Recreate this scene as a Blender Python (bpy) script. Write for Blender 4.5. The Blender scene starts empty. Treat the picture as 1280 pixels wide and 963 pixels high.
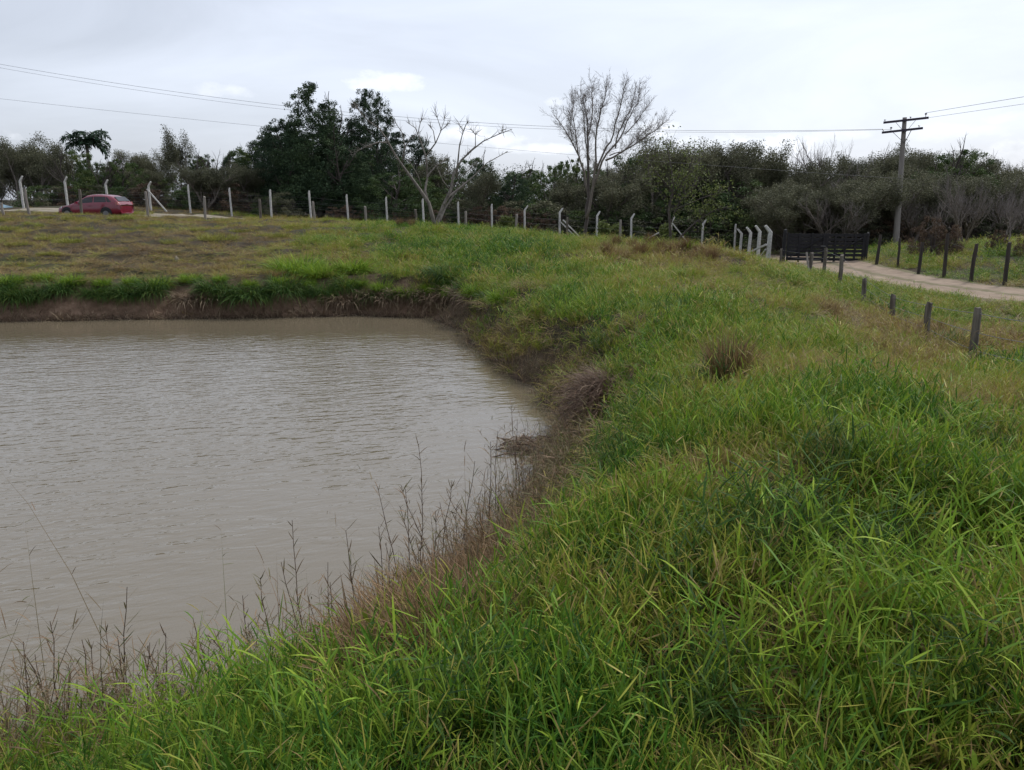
import bpy, math, random
import numpy as np
from mathutils import Vector, Matrix

R = math.radians
rng = np.random.default_rng(7)
random.seed(7)
sc = bpy.context.scene
COL = sc.collection

# ------------------------------------------------------------------ camera
CAM_H = 3.3
PITCH = R(13.56)
cam_d = bpy.data.cameras.new("camera")
cam_d.sensor_width = 36.0
cam_d.lens = 27.0
cam_d.clip_start = 0.05
cam_d.clip_end = 9000
cam = bpy.data.objects.new("camera", cam_d)
COL.objects.link(cam)
cam.location = (0, 0, CAM_H)
cam.rotation_euler = (R(90) - PITCH, 0, 0)
sc.camera = cam

# ------------------------------------------------------------------ world, sun, exposure
SUN_EL, SUN_AZ = R(52), R(48)          # azimuth measured from +Y (view) towards +X (right)
SUNV = Vector((math.sin(SUN_AZ) * math.cos(SUN_EL), math.cos(SUN_AZ) * math.cos(SUN_EL), math.sin(SUN_EL)))
world = bpy.data.worlds.new("World")
sc.world = world
world.use_nodes = True
WN, WL = world.node_tree.nodes, world.node_tree.links
WN.clear()

def pix_dir(px, py):
    u, v = (px - 640) / 960.0, (481.5 - py) / 960.0
    s, c = math.sin(PITCH), math.cos(PITCH)
    return np.array([u, c + v * s, -s + v * c])

def at(px, py, Y):
    """point seen at photo pixel px, py and Y metres ahead of the camera"""
    d = pix_dir(px, py)
    t = Y / d[1]
    return np.array([d[0] * t, Y, CAM_H + d[2] * t])

def on(px, py, z):
    """point seen at the photo pixel on the level z"""
    d = pix_dir(px, py)
    t = (z - CAM_H) / d[2]
    return np.array([d[0] * t, d[1] * t, z])

def wmath(op, a, b=None, c=None, clamp=False):
    n = WN.new("ShaderNodeMath"); n.operation = op; n.use_clamp = clamp
    for i, q in enumerate((a, b, c)):
        if q is None: continue
        if isinstance(q, (int, float)): n.inputs[i].default_value = q
        else: WL.new(q, n.inputs[i])
    return n.outputs[0]

def build_world():
    out = WN.new("ShaderNodeOutputWorld"); bg = WN.new("ShaderNodeBackground")
    sky = WN.new("ShaderNodeTexSky"); sky.sky_type = 'NISHITA'; sky.sun_disc = False
    sky.sun_elevation = SUN_EL; sky.sun_rotation = SUN_AZ
    sky.air_density = 1.0; sky.dust_density = 2.0
    tc = WN.new("ShaderNodeTexCoord")
    nz = WN.new("ShaderNodeVectorMath"); nz.operation = 'NORMALIZE'; WL.new(tc.outputs['Generated'], nz.inputs[0])
    sx = WN.new("ShaderNodeSeparateXYZ"); WL.new(nz.outputs[0], sx.inputs[0])
    X, Y, Z = sx.outputs
    az = wmath('ARCTAN2', X, Y); el = wmath('ARCSINE', Z)
    # veil of high cloud, broad soft variation, brighter towards the hidden sun
    mp = WN.new("ShaderNodeMapping"); mp.inputs['Scale'].default_value = (1.2, 1.2, 4.5); WL.new(nz.outputs[0], mp.inputs[0])
    n1 = WN.new("ShaderNodeTexNoise"); n1.inputs['Scale'].default_value = 1.6; n1.inputs['Detail'].default_value = 8; n1.inputs['Roughness'].default_value = .55; n1.inputs['Distortion'].default_value = .6
    WL.new(mp.outputs[0], n1.inputs[0])
    dt = WN.new("ShaderNodeVectorMath"); dt.operation = 'DOT_PRODUCT'; WL.new(nz.outputs[0], dt.inputs[0]); dt.inputs[1].default_value = SUNV
    glow = wmath('MULTIPLY', wmath('POWER', wmath('MAXIMUM', dt.outputs['Value'], 0.0), 2.0), 3.4)
    base = wmath('ADD', wmath('ADD', glow, 4.7), wmath('MULTIPLY', wmath('SUBTRACT', n1.outputs[0], .5), 4.6))
    # hues of the veil: bluish grey
    veil = WN.new("ShaderNodeCombineColor")
    WL.new(wmath('MULTIPLY', base, .95), veil.inputs[0])
    WL.new(wmath('MULTIPLY', base, 1.01), veil.inputs[1])
    WL.new(wmath('MULTIPLY', base, 1.15), veil.inputs[2])
    mx = WN.new("ShaderNodeMix"); mx.data_type = 'RGBA'; mx.inputs[0].default_value = .82
    WL.new(sky.outputs[0], mx.inputs[6]); WL.new(veil.outputs[0], mx.inputs[7])
    # small fair-weather clouds low over the trees
    n2 = WN.new("ShaderNodeTexNoise"); n2.inputs['Scale'].default_value = 22; n2.inputs['Detail'].default_value = 8; n2.inputs['Roughness'].default_value = .62
    mp2 = WN.new("ShaderNodeMapping"); mp2.inputs['Scale'].default_value = (1, 1, 1.8); WL.new(nz.outputs[0], mp2.inputs[0]); WL.new(mp2.outputs[0], n2.inputs[0])
    nz2 = wmath('MULTIPLY', wmath('SUBTRACT', n2.outputs[0], .5), 5.5)
    total = None
    for (px, py, w, h, k) in [(482, 102, 42, 12, .8), (290, 113, 34, 9, .5), (605, 172, 66, 12, .8), (680, 186, 50, 7, .7), (962, 182, 52, 16, 1.0),
                              (822, 162, 26, 10, .7), (700, 126, 16, 7, .6), (1185, 165, 60, 10, .35), (1262, 148, 40, 6, .4), (1060, 168, 34, 6, .4),
                              (880, 178, 40, 8, .5), (1340, 190, 80, 16, .6), (-90, 180, 80, 16, .6)]:
        d = pix_dir(px, py); d = d / np.linalg.norm(d)
        a0, e0 = math.atan2(d[0], d[1]), math.asin(d[2])
        dx = wmath('DIVIDE', wmath('SUBTRACT', az, a0), w / 960.0)
        dz = wmath('DIVIDE', wmath('SUBTRACT', el, e0), h / 960.0)
        r2 = wmath('ADD', wmath('MULTIPLY', dx, dx), wmath('MULTIPLY', dz, dz))
        m = wmath('SUBTRACT', wmath('ADD', 1.0, nz2), r2)
        m = wmath('MULTIPLY', wmath('MULTIPLY', m, .45, clamp=True), k)
        total = m if total is None else wmath('MAXIMUM', total, m)
    mc = WN.new("ShaderNodeMix"); mc.data_type = 'RGBA'
    WL.new(wmath('MULTIPLY', total, .95), mc.inputs[0]); WL.new(mx.outputs[2], mc.inputs[6]); mc.inputs[7].default_value = (8.8, 9.0, 9.5, 1)
    WL.new(mc.outputs[2], bg.inputs[0]); bg.inputs[1].default_value = 0.10
    WL.new(bg.outputs[0], out.inputs[0])
build_world()

sun_d = bpy.data.lights.new("sun", 'SUN'); sun_d.energy = 1.5; sun_d.angle = R(10); sun_d.color = (1.0, .96, .9)
sun = bpy.data.objects.new("sun", sun_d); COL.objects.link(sun)
sun.rotation_euler = SUNV.to_track_quat('Z', 'Y').to_euler()
sun.location = (0, 0, 60)
vs = sc.view_settings
vs.view_transform = 'Standard'; vs.look = 'None'; vs.exposure = 0.62; vs.gamma = 1.0
sc.cycles.max_bounces = 6; sc.cycles.transparent_max_bounces = 6
sc.cycles.diffuse_bounces = 2; sc.cycles.glossy_bounces = 3; sc.cycles.transmission_bounces = 3

# ------------------------------------------------------------------ helpers
def tag(o, label=None, cat=None, group=None, kind=None):
    if label: o['label'] = label
    if cat: o['category'] = cat
    if group: o['group'] = group
    if kind: o['kind'] = kind
    return o

def empty(name, loc, label=None, cat=None, group=None, rz=0.0):
    o = bpy.data.objects.new(name, None); COL.objects.link(o)
    o.location = tuple(float(a) for a in loc); o.rotation_euler = (0, 0, rz); o.empty_display_size = .2
    return tag(o, label, cat, group)

def mesh_np(name, V, F, mat, attrs=None, smooth=False):
    """V (n,3); F list of arrays (m,k)"""
    V = np.asarray(V, dtype=np.float32)
    me = bpy.data.meshes.new(name)
    Fs = [np.asarray(f, dtype=np.int32) for f in F if len(f)]
    me.vertices.add(len(V)); me.vertices.foreach_set('co', V.ravel())
    nl = sum(f.size for f in Fs); npoly = sum(len(f) for f in Fs)
    if npoly:
        me.loops.add(nl); me.polygons.add(npoly)
        me.loops.foreach_set('vertex_index', np.concatenate([f.ravel() for f in Fs]))
        tot = np.concatenate([np.full(len(f), f.shape[1], np.int32) for f in Fs])
        st = np.concatenate([[0], np.cumsum(tot)[:-1]]).astype(np.int32)
        me.polygons.foreach_set('loop_start', st)
        try: me.polygons.foreach_set('loop_total', tot)
        except Exception: pass
        me.polygons.foreach_set('use_smooth', np.full(npoly, smooth))
    for k, a in (attrs or {}).items():
        at_ = me.attributes.new(k, 'FLOAT', 'POINT'); at_.data.foreach_set('value', np.asarray(a, np.float32))
    me.update(calc_edges=True)
    me.validate()
    if mat: me.materials.append(mat)
    return me

def link(name, me, parent=None, loc=None):
    o = bpy.data.objects.new(name, me); COL.objects.link(o)
    if parent: o.parent = parent
    if loc is not None: o.location = tuple(float(a) for a in loc)
    return o

class MB:
    """collects simple solids into one mesh"""
    def __init__(s): s.V, s.Q, s.T, s.n = [], [], [], 0
    def add(s, V, Q=(), T=()):
        V = np.asarray(V, float).reshape(-1, 3)
        s.V.append(V)
        if len(Q): s.Q.append(np.asarray(Q, int) + s.n)
        if len(T): s.T.append(np.asarray(T, int) + s.n)
        s.n += len(V); return s
    def box(s, c, d, rot=None):
        v = np.array([[x, y, z] for x in (-.5, .5) for y in (-.5, .5) for z in (-.5, .5)]) * np.array(d)
        if rot is not None: v = v @ np.array(rot).T
        return s.add(v + np.array(c), [[0, 1, 3, 2], [4, 6, 7, 5], [0, 4, 5, 1], [2, 3, 7, 6], [0, 2, 6, 4], [1, 5, 7, 3]])
    def bar(s, a, b, w, h=None, bev=0.0):
        """a box from a to b with a square section"""
        a = np.array(a, float); b = np.array(b, float); h = h or w
        z = b - a; L = np.linalg.norm(z); z = z / L
        up = np.array([0, 0, 1.]) if abs(z[2]) < .9 else np.array([0, 1., 0])
        x = np.cross(up, z); x /= np.linalg.norm(x); y = np.cross(z, x)
        M = np.stack([x, y, z], 1)
        return s.box((a + b) / 2, (w, h, L), M)
    def tube(s, pts, rad, n=6, cap=True):
        pts = np.asarray(pts, float); m = len(pts); rad = np.broadcast_to(rad, (m,))
        T = np.gradient(pts, axis=0); T /= np.linalg.norm(T, axis=1, keepdims=True) + 1e-9
        ref = np.array([.31, .95, .05]); 
        if abs(T[0] @ ref) > .9: ref = np.array([1., 0, 0])
        X = np.cross(T, ref); X /= np.linalg.norm(X, axis=1, keepdims=True) + 1e-9
        Yv = np.cross(T, X); a = np.arange(n) / n * 2 * np.pi
        ring = pts[:, None] + rad[:, None, None] * (np.cos(a)[None, :, None] * X[:, None] + np.sin(a)[None, :, None] * Yv[:, None])
        V = ring.reshape(-1, 3); i = np.arange(m - 1)[:, None] * n; j = np.arange(n)[None, :]; k = (j + 1) % n
        Q = np.stack([i + j, i + k, i + n + k, i + n + j], -1).reshape(-1, 4)
        Tt = []
        if cap:
            V = np.vstack([V, pts[:1], pts[-1:]])
            a0, a1 = m * n, m * n + 1
            Tt = [[a0, (q + 1) % n, q] for q in range(n)] + [[a1, (m - 1) * n + q, (m - 1) * n + (q + 1) % n] for q in range(n)]
        return s.add(V, Q, Tt)
    def mesh(s, name, mat, smooth=False):
        F = []
        if s.Q: F.append(np.concatenate(s.Q))
        if s.T: F.append(np.concatenate(s.T))
        return mesh_np(name, np.concatenate(s.V), F, mat, smooth=smooth)
    def build(s, name, mat, parent=None, smooth=False, loc=None):
        return link(name, s.mesh(name, mat, smooth), parent, loc)

# ------------------------------------------------------------------ materials
def new_mat(name):
    m = bpy.data.materials.new(name); m.use_nodes = True
    return m, m.node_tree.nodes, m.node_tree.links, m.node_tree.nodes['Principled BSDF']

def ramp(N, stops):
    r = N.new("ShaderNodeValToRGB"); e = r.color_ramp.elements
    while len(e) < len(stops): e.new(.5)
    for q, (p, c) in zip(e, stops): q.position = p; q.color = (*c, 1)
    return r

def surf(name, c1, c2, scale=6, rough=.8, bump=.3, detail=6, stretch=(1, 1, 1), metallic=0, spec=.4, coord='Object', bdist=.02):
    m, N, L, b = new_mat(name)
    tc = N.new("ShaderNodeTexCoord"); mp = N.new("ShaderNodeMapping"); mp.inputs['Scale'].default_value = stretch
    L.new(tc.outputs[coord], mp.inputs[0])
    n = N.new("ShaderNodeTexNoise"); n.inputs['Scale'].default_value = scale; n.inputs['Detail'].default_value = detail; n.inputs['Roughness'].default_value = .65
    L.new(mp.outputs[0], n.inputs[0])
    r = ramp(N, [(.32, c1), (.68, c2)]); L.new(n.outputs[0], r.inputs[0]); L.new(r.outputs[0], b.inputs['Base Color'])
    b.inputs['Roughness'].default_value = rough; b.inputs['Metallic'].default_value = metallic
    b.inputs['Specular IOR Level'].default_value = spec
    if bump:
        bp = N.new("ShaderNodeBump"); bp.inputs['Strength'].default_value = bump; bp.inputs['Distance'].default_value = bdist
        L.new(n.outputs[0], bp.inputs['Height']); L.new(bp.outputs[0], b.inputs['Normal'])
    return m

def leaf_mat(name, stops, inst=True, spread=.35, trans=.3, tint=.3, rough=.55, obj_rand=0.0, spec=.14):
    """leaf colour from an index: per-tuft tint + per-blade variation"""
    m, N, L, b = new_mat(name)
    def mth(op, a, c, cl=False):
        n = N.new("ShaderNodeMath"); n.operation = op; n.use_clamp = cl
        for i, q in enumerate((a, c)):
            if isinstance(q, (int, float)): n.inputs[i].default_value = q
            else: L.new(q, n.inputs[i])
        return n.outputs[0]
    ar = N.new("ShaderNodeAttribute"); ar.attribute_name = 'rnd'; ar.attribute_type = 'GEOMETRY'
    v = mth('MULTIPLY', mth('SUBTRACT', ar.outputs['Fac'], .5), spread)
    if inst:
        ai = N.new("ShaderNodeAttribute"); ai.attribute_name = 'tint'; ai.attribute_type = 'INSTANCER'
        v = mth('ADD', v, ai.outputs['Fac'])
    else: v = mth('ADD', v, tint)
    if obj_rand:
        oi = N.new("ShaderNodeObjectInfo"); v = mth('ADD', v, mth('MULTIPLY', mth('SUBTRACT', oi.outputs['Random'], .5), obj_rand))
    a2 = N.new("ShaderNodeAttribute"); a2.attribute_name = 'rnd2'; a2.attribute_type = 'GEOMETRY'
    if inst: v = mth('ADD', v, mth('MULTIPLY', mth('GREATER_THAN', a2.outputs['Fac'], .90), .38))
    r = ramp(N, stops); L.new(mth('ADD', v, 0.0, True), r.inputs[0])
    # value jitter and dead, straw coloured blades here and there
    hsv = N.new("ShaderNodeHueSaturation"); L.new(r.outputs[0], hsv.inputs['Color'])
    L.new(mth('ADD', mth('MULTIPLY', a2.outputs['Fac'], .7), .65), hsv.inputs['Value'])
    L.new(hsv.outputs[0], b.inputs['Base Color'])
    b.inputs['Roughness'].default_value = rough; b.inputs['Specular IOR Level'].default_value = spec
    if trans:
        tr = N.new("ShaderNodeBsdfTranslucent"); L.new(hsv.outputs[0], tr.inputs[0])
        mx = N.new("ShaderNodeMixShader"); mx.inputs[0].default_value = trans
        L.new(b.outputs[0], mx.inputs[1]); L.new(tr.outputs[0], mx.inputs[2])
        L.new(mx.outputs[0], N['Material Output'].inputs[0])
    return m

GRASS_STOPS = [(0.0, (.026, .088, .012)), (.20, (.078, .180, .018)), (.42, (.190, .275, .028)), (.60, (.320, .300, .055)), (.76, (.300, .225, .085)), (1.0, (.200, .135, .070))]
M = {}
M['grass'] = leaf_mat("grass_blade", GRASS_STOPS, spec=.16, rough=.5, trans=.34)
M['weed'] = leaf_mat("dry_weed", [(0, (.105, .120, .045)), (.5, (.165, .120, .070)), (1, (.230, .150, .095))], inst=False, tint=.5, spread=.9, trans=.2)
M['straw'] = leaf_mat("dead_straw", [(0, (.085, .058, .036)), (.5, (.170, .120, .078)), (1, (.320, .250, .165))], inst=False, tint=.5, spread=.9, trans=.15)
M['tussock'] = leaf_mat("tussock_blade", [(0, (.065, .160, .018)), (.5, (.170, .280, .026)), (1, (.290, .360, .040))], inst=False, tint=.5, spread=.8, trans=.3)
M['tussock_dark'] = leaf_mat("tussock_dark_blade", [(0, (.030, .075, .018)), (.5, (.060, .120, .024)), (1, (.150, .190, .040))], inst=False, tint=.45, spread=.8, trans=.3)
M['brush'] = leaf_mat("brown_tuft_blade", [(0, (.11, .085, .035)), (.5, (.19, .115, .060)), (1, (.27, .18, .10))], inst=False, tint=.5, spread=.8, trans=.2)
M['dark_leaf'] = leaf_mat("evergreen_leaf", [(0, (.022, .040, .024)), (.5, (.040, .068, .033)), (1, (.078, .112, .045))], inst=False, tint=.42, spread=.9, trans=.12, obj_rand=.3, rough=.7)
M['green_leaf'] = leaf_mat("green_leaf", [(0, (.036, .066, .024)), (.5, (.074, .112, .036)), (1, (.150, .175, .058))], inst=False, tint=.42, spread=.9, trans=.2, obj_rand=.4, rough=.6)
M['olive_leaf'] = leaf_mat("olive_leaf", [(0, (.065, .070, .044)), (.5, (.120, .122, .072)), (1, (.200, .195, .115))], inst=False, tint=.42, spread=.9, trans=.2, obj_rand=.4, rough=.65)
M['brown_leaf'] = leaf_mat("withered_leaf", [(0, (.070, .046, .034)), (.5, (.135, .092, .062)), (1, (.210, .155, .100))], inst=False, tint=.42, spread=.9, trans=.15, obj_rand=.3, rough=.7)
M['palm_leaf'] = leaf_mat("palm_leaf", [(0, (.020, .042, .026)), (.5, (.034, .066, .036)), (1, (.060, .095, .048))], inst=False, tint=.45, spread=.8, trans=.1)
M['light_leaf'] = leaf_mat("light_leaf", [(0, (.075, .105, .030)), (.5, (.120, .150, .045)), (1, (.200, .210, .075))], inst=False, tint=.5, spread=.8, trans=.25)
M['bark'] = surf("grey_bark", (.10, .082, .068), (.21, .18, .155), 9, .9, .6, stretch=(1, 1, .25))
M['bark_dark'] = surf("dark_bark", (.045, .036, .032), (.10, .082, .072), 9, .9, .6, stretch=(1, 1, .25))
M['bark_twig'] = surf("twig_bark", (.150, .128, .120), (.25, .22, .205), 7, .9, .2)
M['bark_pale'] = surf("bleached_bark", (.085, .072, .060), (.27, .24, .21), 11, .9, .5, stretch=(1, 1, .3))
M['concrete'] = surf("white_concrete", (.32, .31, .29), (.60, .59, .56), 9, .85, .25)
M['wood_grey'] = surf("grey_post_wood", (.060, .050, .040), (.19, .165, .135), 14, .9, .6, stretch=(1, 1, .12))
M['wood_pale'] = surf("pale_post_wood", (.16, .14, .12), (.30, .27, .235), 14, .9, .5, stretch=(1, 1, .12))
M['wood_dark'] = surf("dark_post_wood", (.022, .019, .017), (.062, .050, .042), 12, .9, .6, stretch=(1, 1, .12))
M['gate_wood'] = surf("black_gate_wood", (.008, .008, .010), (.022, .020, .022), 10, .8, .4, stretch=(.2, 1, 1))
M['pole'] = surf("utility_pole_wood", (.15, .135, .125), (.29, .265, .24), 8, .9, .4, stretch=(1, 1, .08))
M['pole_arm'] = surf("crossarm_wood", (.030, .026, .040), (.065, .055, .078), 8, .9, .3)
M['wire'] = surf("wire_metal", (.10, .10, .10), (.16, .16, .16), 20, .5, 0, metallic=.7)
M['cable'] = surf("power_cable", (.10, .10, .11), (.14, .14, .15), 20, .6, 0)
M['porcelain'] = surf("insulator_porcelain", (.08, .08, .09), (.14, .13, .13), 20, .3, 0)
M['road'] = surf("dirt_road", (.165, .118, .080), (.310, .240, .172), 1.3, .95, .5, detail=9, bdist=.05)
M['pale_road'] = surf("pale_dirt_road", (.19, .165, .125), (.31, .27, .21), .8, .95, .4, detail=9, bdist=.05)
M['red_paint'] = surf("dark_red_paint", (.165, .010, .026), (.185, .012, .030), 3, .28, 0, spec=.5)
M['red_paint'].node_tree.nodes['Principled BSDF'].inputs['Coat Weight'].default_value = .6
M['blue_paint'] = surf("pale_blue_paint", (.22, .34, .42), (.25, .37, .46), 3, .35, 0)
M['glass'] = surf("dark_car_glass", (.010, .010, .012), (.014, .014, .016), 3, .08, 0, spec=.5)
M['tyre'] = surf("tyre_rubber", (.012, .012, .012), (.02, .02, .02), 20, .85, 0)
M['rim'] = surf("wheel_rim", (.16, .16, .17), (.24, .24, .25), 5, .4, 0, metallic=.8)
M['lamp'] = surf("headlamp_lens", (.50, .52, .54), (.62, .63, .65), 5, .15, 0)
M['tail'] = surf("tail_lamp_lens", (.30, .10, .10), (.42, .16, .15), 5, .2, 0)
M['plastic'] = surf("black_plastic", (.012, .012, .013), (.02, .02, .022), 12, .6, 0)
M['stick'] = surf("driftwood", (.075, .048, .036), (.20, .14, .10), 14, .9, .5, stretch=(1, 1, .3))

# ------------------------------------------------------------------ terrain
SHORE_PX = [(0, 403), (150, 400), (300, 398), (450, 395), (540, 398), (575, 415), (600, 440), (640, 468), (680, 495), (697, 530), (692, 575),
            (655, 625), (610, 690), (560, 750), (495, 808), (390, 862), (250, 895), (100, 918), (0, 935)]
poly = [on(x, y, 0)[:2] for x, y in SHORE_PX]
poly = [np.array([-30.0, 22.5]), np.array([-22.0, 21.6])] + poly + [np.array([-5.0, 3.5]), np.array([-9, 3.0]), np.array([-16, 2.6]), np.array([-26, 4.0]), np.array([-32, 11])]
POLY = np.array(poly)

def shore_dist(x, y):
    """signed distance to the waterline, positive on land"""
    P = np.stack([x, y], -1).reshape(-1, 2); P = P + np.stack([.16 * vnoise(P[:, 0], P[:, 1], .9, 71), .16 * vnoise(P[:, 0], P[:, 1], .8, 72)], 1) * (1 + .5 * vnoise(P[:, 0], P[:, 1], 2.5, 73))[:, None]; A = POLY; B = np.roll(POLY, -1, 0)
    best = np.full(len(P), 1e9); inside = np.zeros(len(P), bool)
    for a, b in zip(A, B):
        ab = b - a; t = np.clip(((P - a) @ ab) / (ab @ ab), 0, 1)
        d = np.linalg.norm(P - a - t[:, None] * ab, axis=1); best = np.minimum(best, d)
        if a[1] != b[1]:
            c = ((a[1] > P[:, 1]) != (b[1] > P[:, 1])) & (P[:, 0] < (b[0] - a[0]) * (P[:, 1] - a[1]) / (b[1] - a[1]) + a[0])
            inside ^= c
    best[inside] *= -1
    return best.reshape(np.shape(x))

LAND = [(-12, -5, .9), (-6, -4, 1.0), (0, -5, 1.6), (6, -5, 1.6), (0, 0, 1.65), (2, 2, 1.65), (-1.5, 2, 1.3), (-3, 2.2, .55), (-2, 3.2, .55), (-1.2, 3.6, .75), (-7, 1.5, .9), (-16, 0, 1.0), (4, 3, 1.6), (1.2, 5, 1.4), (.2, 5, .95), (.3, 6.5, .8), (.6, 7.5, .8), (1.3, 9, 1.0), (1.5, 7, 1.35),
        (2.5, 8, 1.5), (5, 6, 1.35), (6.1, 9, .9), (9, 5, .5), (14, 0, .4), (7.7, 12.5, .5), (8.6, 15.5, .3), (3.3, 13, 1.4), (1.9, 11, 1.25), (2, 17, 1.35), (4.8, 20, 1.45), (8.4, 18, .55), (9.4, 18.6, .25),
        (10.4, 22, .25), (11.8, 27, .2), (10.6, 29, .55), (7, 28, 1.6), (12.7, 31, .25), (12.9, 36, .15), (0, 21.5, 1.1), (16, 24, .12), (22, 21, .1), (30, 15, .1), (14.5, 33, .15), (16, 39.5, .2),
        (18, 29.2, .26), (17.5, 36, .33), (24, 36, 1.0), (32, 36, 1.6), (22, 45, .6), (27, 54, .1), (26, 29, .7), (40, 30, 1.3), (14.2, 42, 0), (15, 48, -.3), (16.5, 58, -.7), (20, 80, -1), (45, 60, .5),
        (-36, 54, 3.0), (-25, 55, 2.75), (-15, 56, 1.9), (-6, 56, 1.35), (3.5, 57, .65), (9, 57.5, .1), (14, 57, -.45), (-4.2, 40, 1.85), (3.2, 34, 1.45), (-1, 36, 1.6), (-22, 48, 2.2), (-27, 47.3, 2.42), (-22, 47.3, 2.25), (-27, 49.8, 2.16), (-23, 50, 2.08), (-35, 50, 2.3), (-42, 59, 1.95), (-36, 60, 2.0), (-33, 47, 2.45), (-30, 54.5, 2.95), (-33, 40, 2.1),
        (-16, 24, 1.0), (-9, 23.6, .95), (-5, 24, 1.0), (-2, 23.5, 1.0), (2, 25, 1.3), (-24, 26, 1.1), (-16, 35, 1.7), (-8, 32, 1.5), (0, 30, 1.45), (6, 33, 1.5), (8, 36, 1.0), (9, 40, .4), (-14, 44, 2.1), (-4, 48, 1.6),
        (3, 45, 1.05), (-40, 70, 2.8), (-20, 75, 1.8), (0, 75, .6), (30, 75, 0)]
LC = np.array(LAND, float)
def _kern(a, b): return np.linalg.norm(a[:, None] - b[None], axis=2)
_A = _kern(LC[:, :2], LC[:, :2]) + np.eye(len(LC)) * -.15
_n = len(LC); _S = np.zeros((_n + 1, _n + 1)); _S[:_n, :_n] = _A; _S[:_n, _n] = 1; _S[_n, :_n] = 1
_W = np.linalg.solve(_S, np.append(LC[:, 2], 0))

def vnoise(x, y, s, seed=0):
    """smooth value noise -1..1"""
    x = np.asarray(x, float) / s + seed * 17.3; y = np.asarray(y, float) / s + seed * 5.1
    xi, yi = np.floor(x).astype(np.int64), np.floor(y).astype(np.int64); fx, fy = x - xi, y - yi
    fx, fy = fx * fx * (3 - 2 * fx), fy * fy * (3 - 2 * fy)
    def h(a, b):
        n = (a * 374761393 + b * 668265263 + seed * 974634777) & 0xffffffff
        n = ((n ^ (n >> 13)) * 1274126177) & 0xffffffff
        return ((n ^ (n >> 16)) & 0xffff) / 32767.5 - 1
    return (h(xi, yi) * (1 - fx) + h(xi + 1, yi) * fx) * (1 - fy) + (h(xi, yi + 1) * (1 - fx) + h(xi + 1, yi + 1) * fx) * fy

def ground(x, y):
    x = np.asarray(x, float); y = np.asarray(y, float); sh = x.shape
    xf, yf = x.ravel(), y.ravel(); z = np.empty(len(xf))
    xc, yc = np.clip(xf, -60, 60), np.clip(yf, -12, 100)
    for i in range(0, len(xf), 20000):
        P = np.stack([xc[i:i + 20000], yc[i:i + 20000]], 1)
        z[i:i + 20000] = _kern(P, LC[:, :2]) @ _W[:-1] + _W[-1]
    z = np.clip(z, -1.2, 3.4)
    d = shore_dist(xf, yf)
    far = (yf > 15) & (xf < 0)
    w = np.where(far, 1.25, 1.5)
    t = np.clip(d / w, 0, 1)
    prof = np.where(far, .16 * np.clip(t * 4, 0, 1) + .44 * np.clip((t - .28) / .22, 0, 1) + .40 * np.clip((t - .5) / .5, 0, 1), t ** .85)
    bumps = .12 * vnoise(xf, yf, 1.2, 1) + .07 * vnoise(xf, yf, .5, 2) + .10 * vnoise(xf, yf, 3.5, 3)
    bumps = bumps * np.where(yf > 12, np.clip((13.5 - xf) / 3, .2, 1), 1)
    land = z + bumps * np.clip(d / 2, 0, 1)
    near = np.clip((np.hypot(xf, yf) - 60) / 40, 0, 1)
    z = np.where(d > 0, np.where(d < w, np.maximum(land, .15) * prof, land), -np.clip(-d * .8, 0, .9))
    z = z * (1 - near * 0.0)
    return z.reshape(sh)

def axis(lo, hi, step, lim, g=1.10):
    a = list(np.arange(lo, hi + 1e-6, step)); s = step; v = a[-1]
    while v < lim: s *= g; v += s; a.append(v)
    s = step; v = a[0]; pre = []
    while v > -lim: s *= g; v -= s; pre.append(v)
    return np.array(pre[::-1] + a)
XS, YS = axis(-18, 16, .16, 4000), axis(-3, 32, .16, 4000)
GX, GY = np.meshgrid(XS, YS, indexing='ij')
GZ = ground(GX, GY)

def hz(x, y):
    """height of the terrain mesh"""
    x = np.atleast_1d(np.asarray(x, float)); y = np.atleast_1d(np.asarray(y, float))
    i = np.clip(np.searchsorted(XS, x) - 1, 0, len(XS) - 2); j = np.clip(np.searchsorted(YS, y) - 1, 0, len(YS) - 2)
    fx = (x - XS[i]) / (XS[i + 1] - XS[i]); fy = (y - YS[j]) / (YS[j + 1] - YS[j])
    return (GZ[i, j] * (1 - fx) + GZ[i + 1, j] * fx) * (1 - fy) + (GZ[i, j + 1] * (1 - fx) + GZ[i + 1, j + 1] * fx) * fy
def h1(x, y): return float(hz(x, y)[0])

def hit(px, py):
    """where the view ray through a photo pixel meets the land"""
    d = pix_dir(px, py); t = np.linspace(1.2, 75, 3000); P = d[None] * t[:, None] + [0, 0, CAM_H]; z = np.maximum(hz(P[:, 0], P[:, 1]), 0)
    k = np.argmax(P[:, 2] < z); return np.array([P[k, 0], P[k, 1], z[k]])

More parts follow.
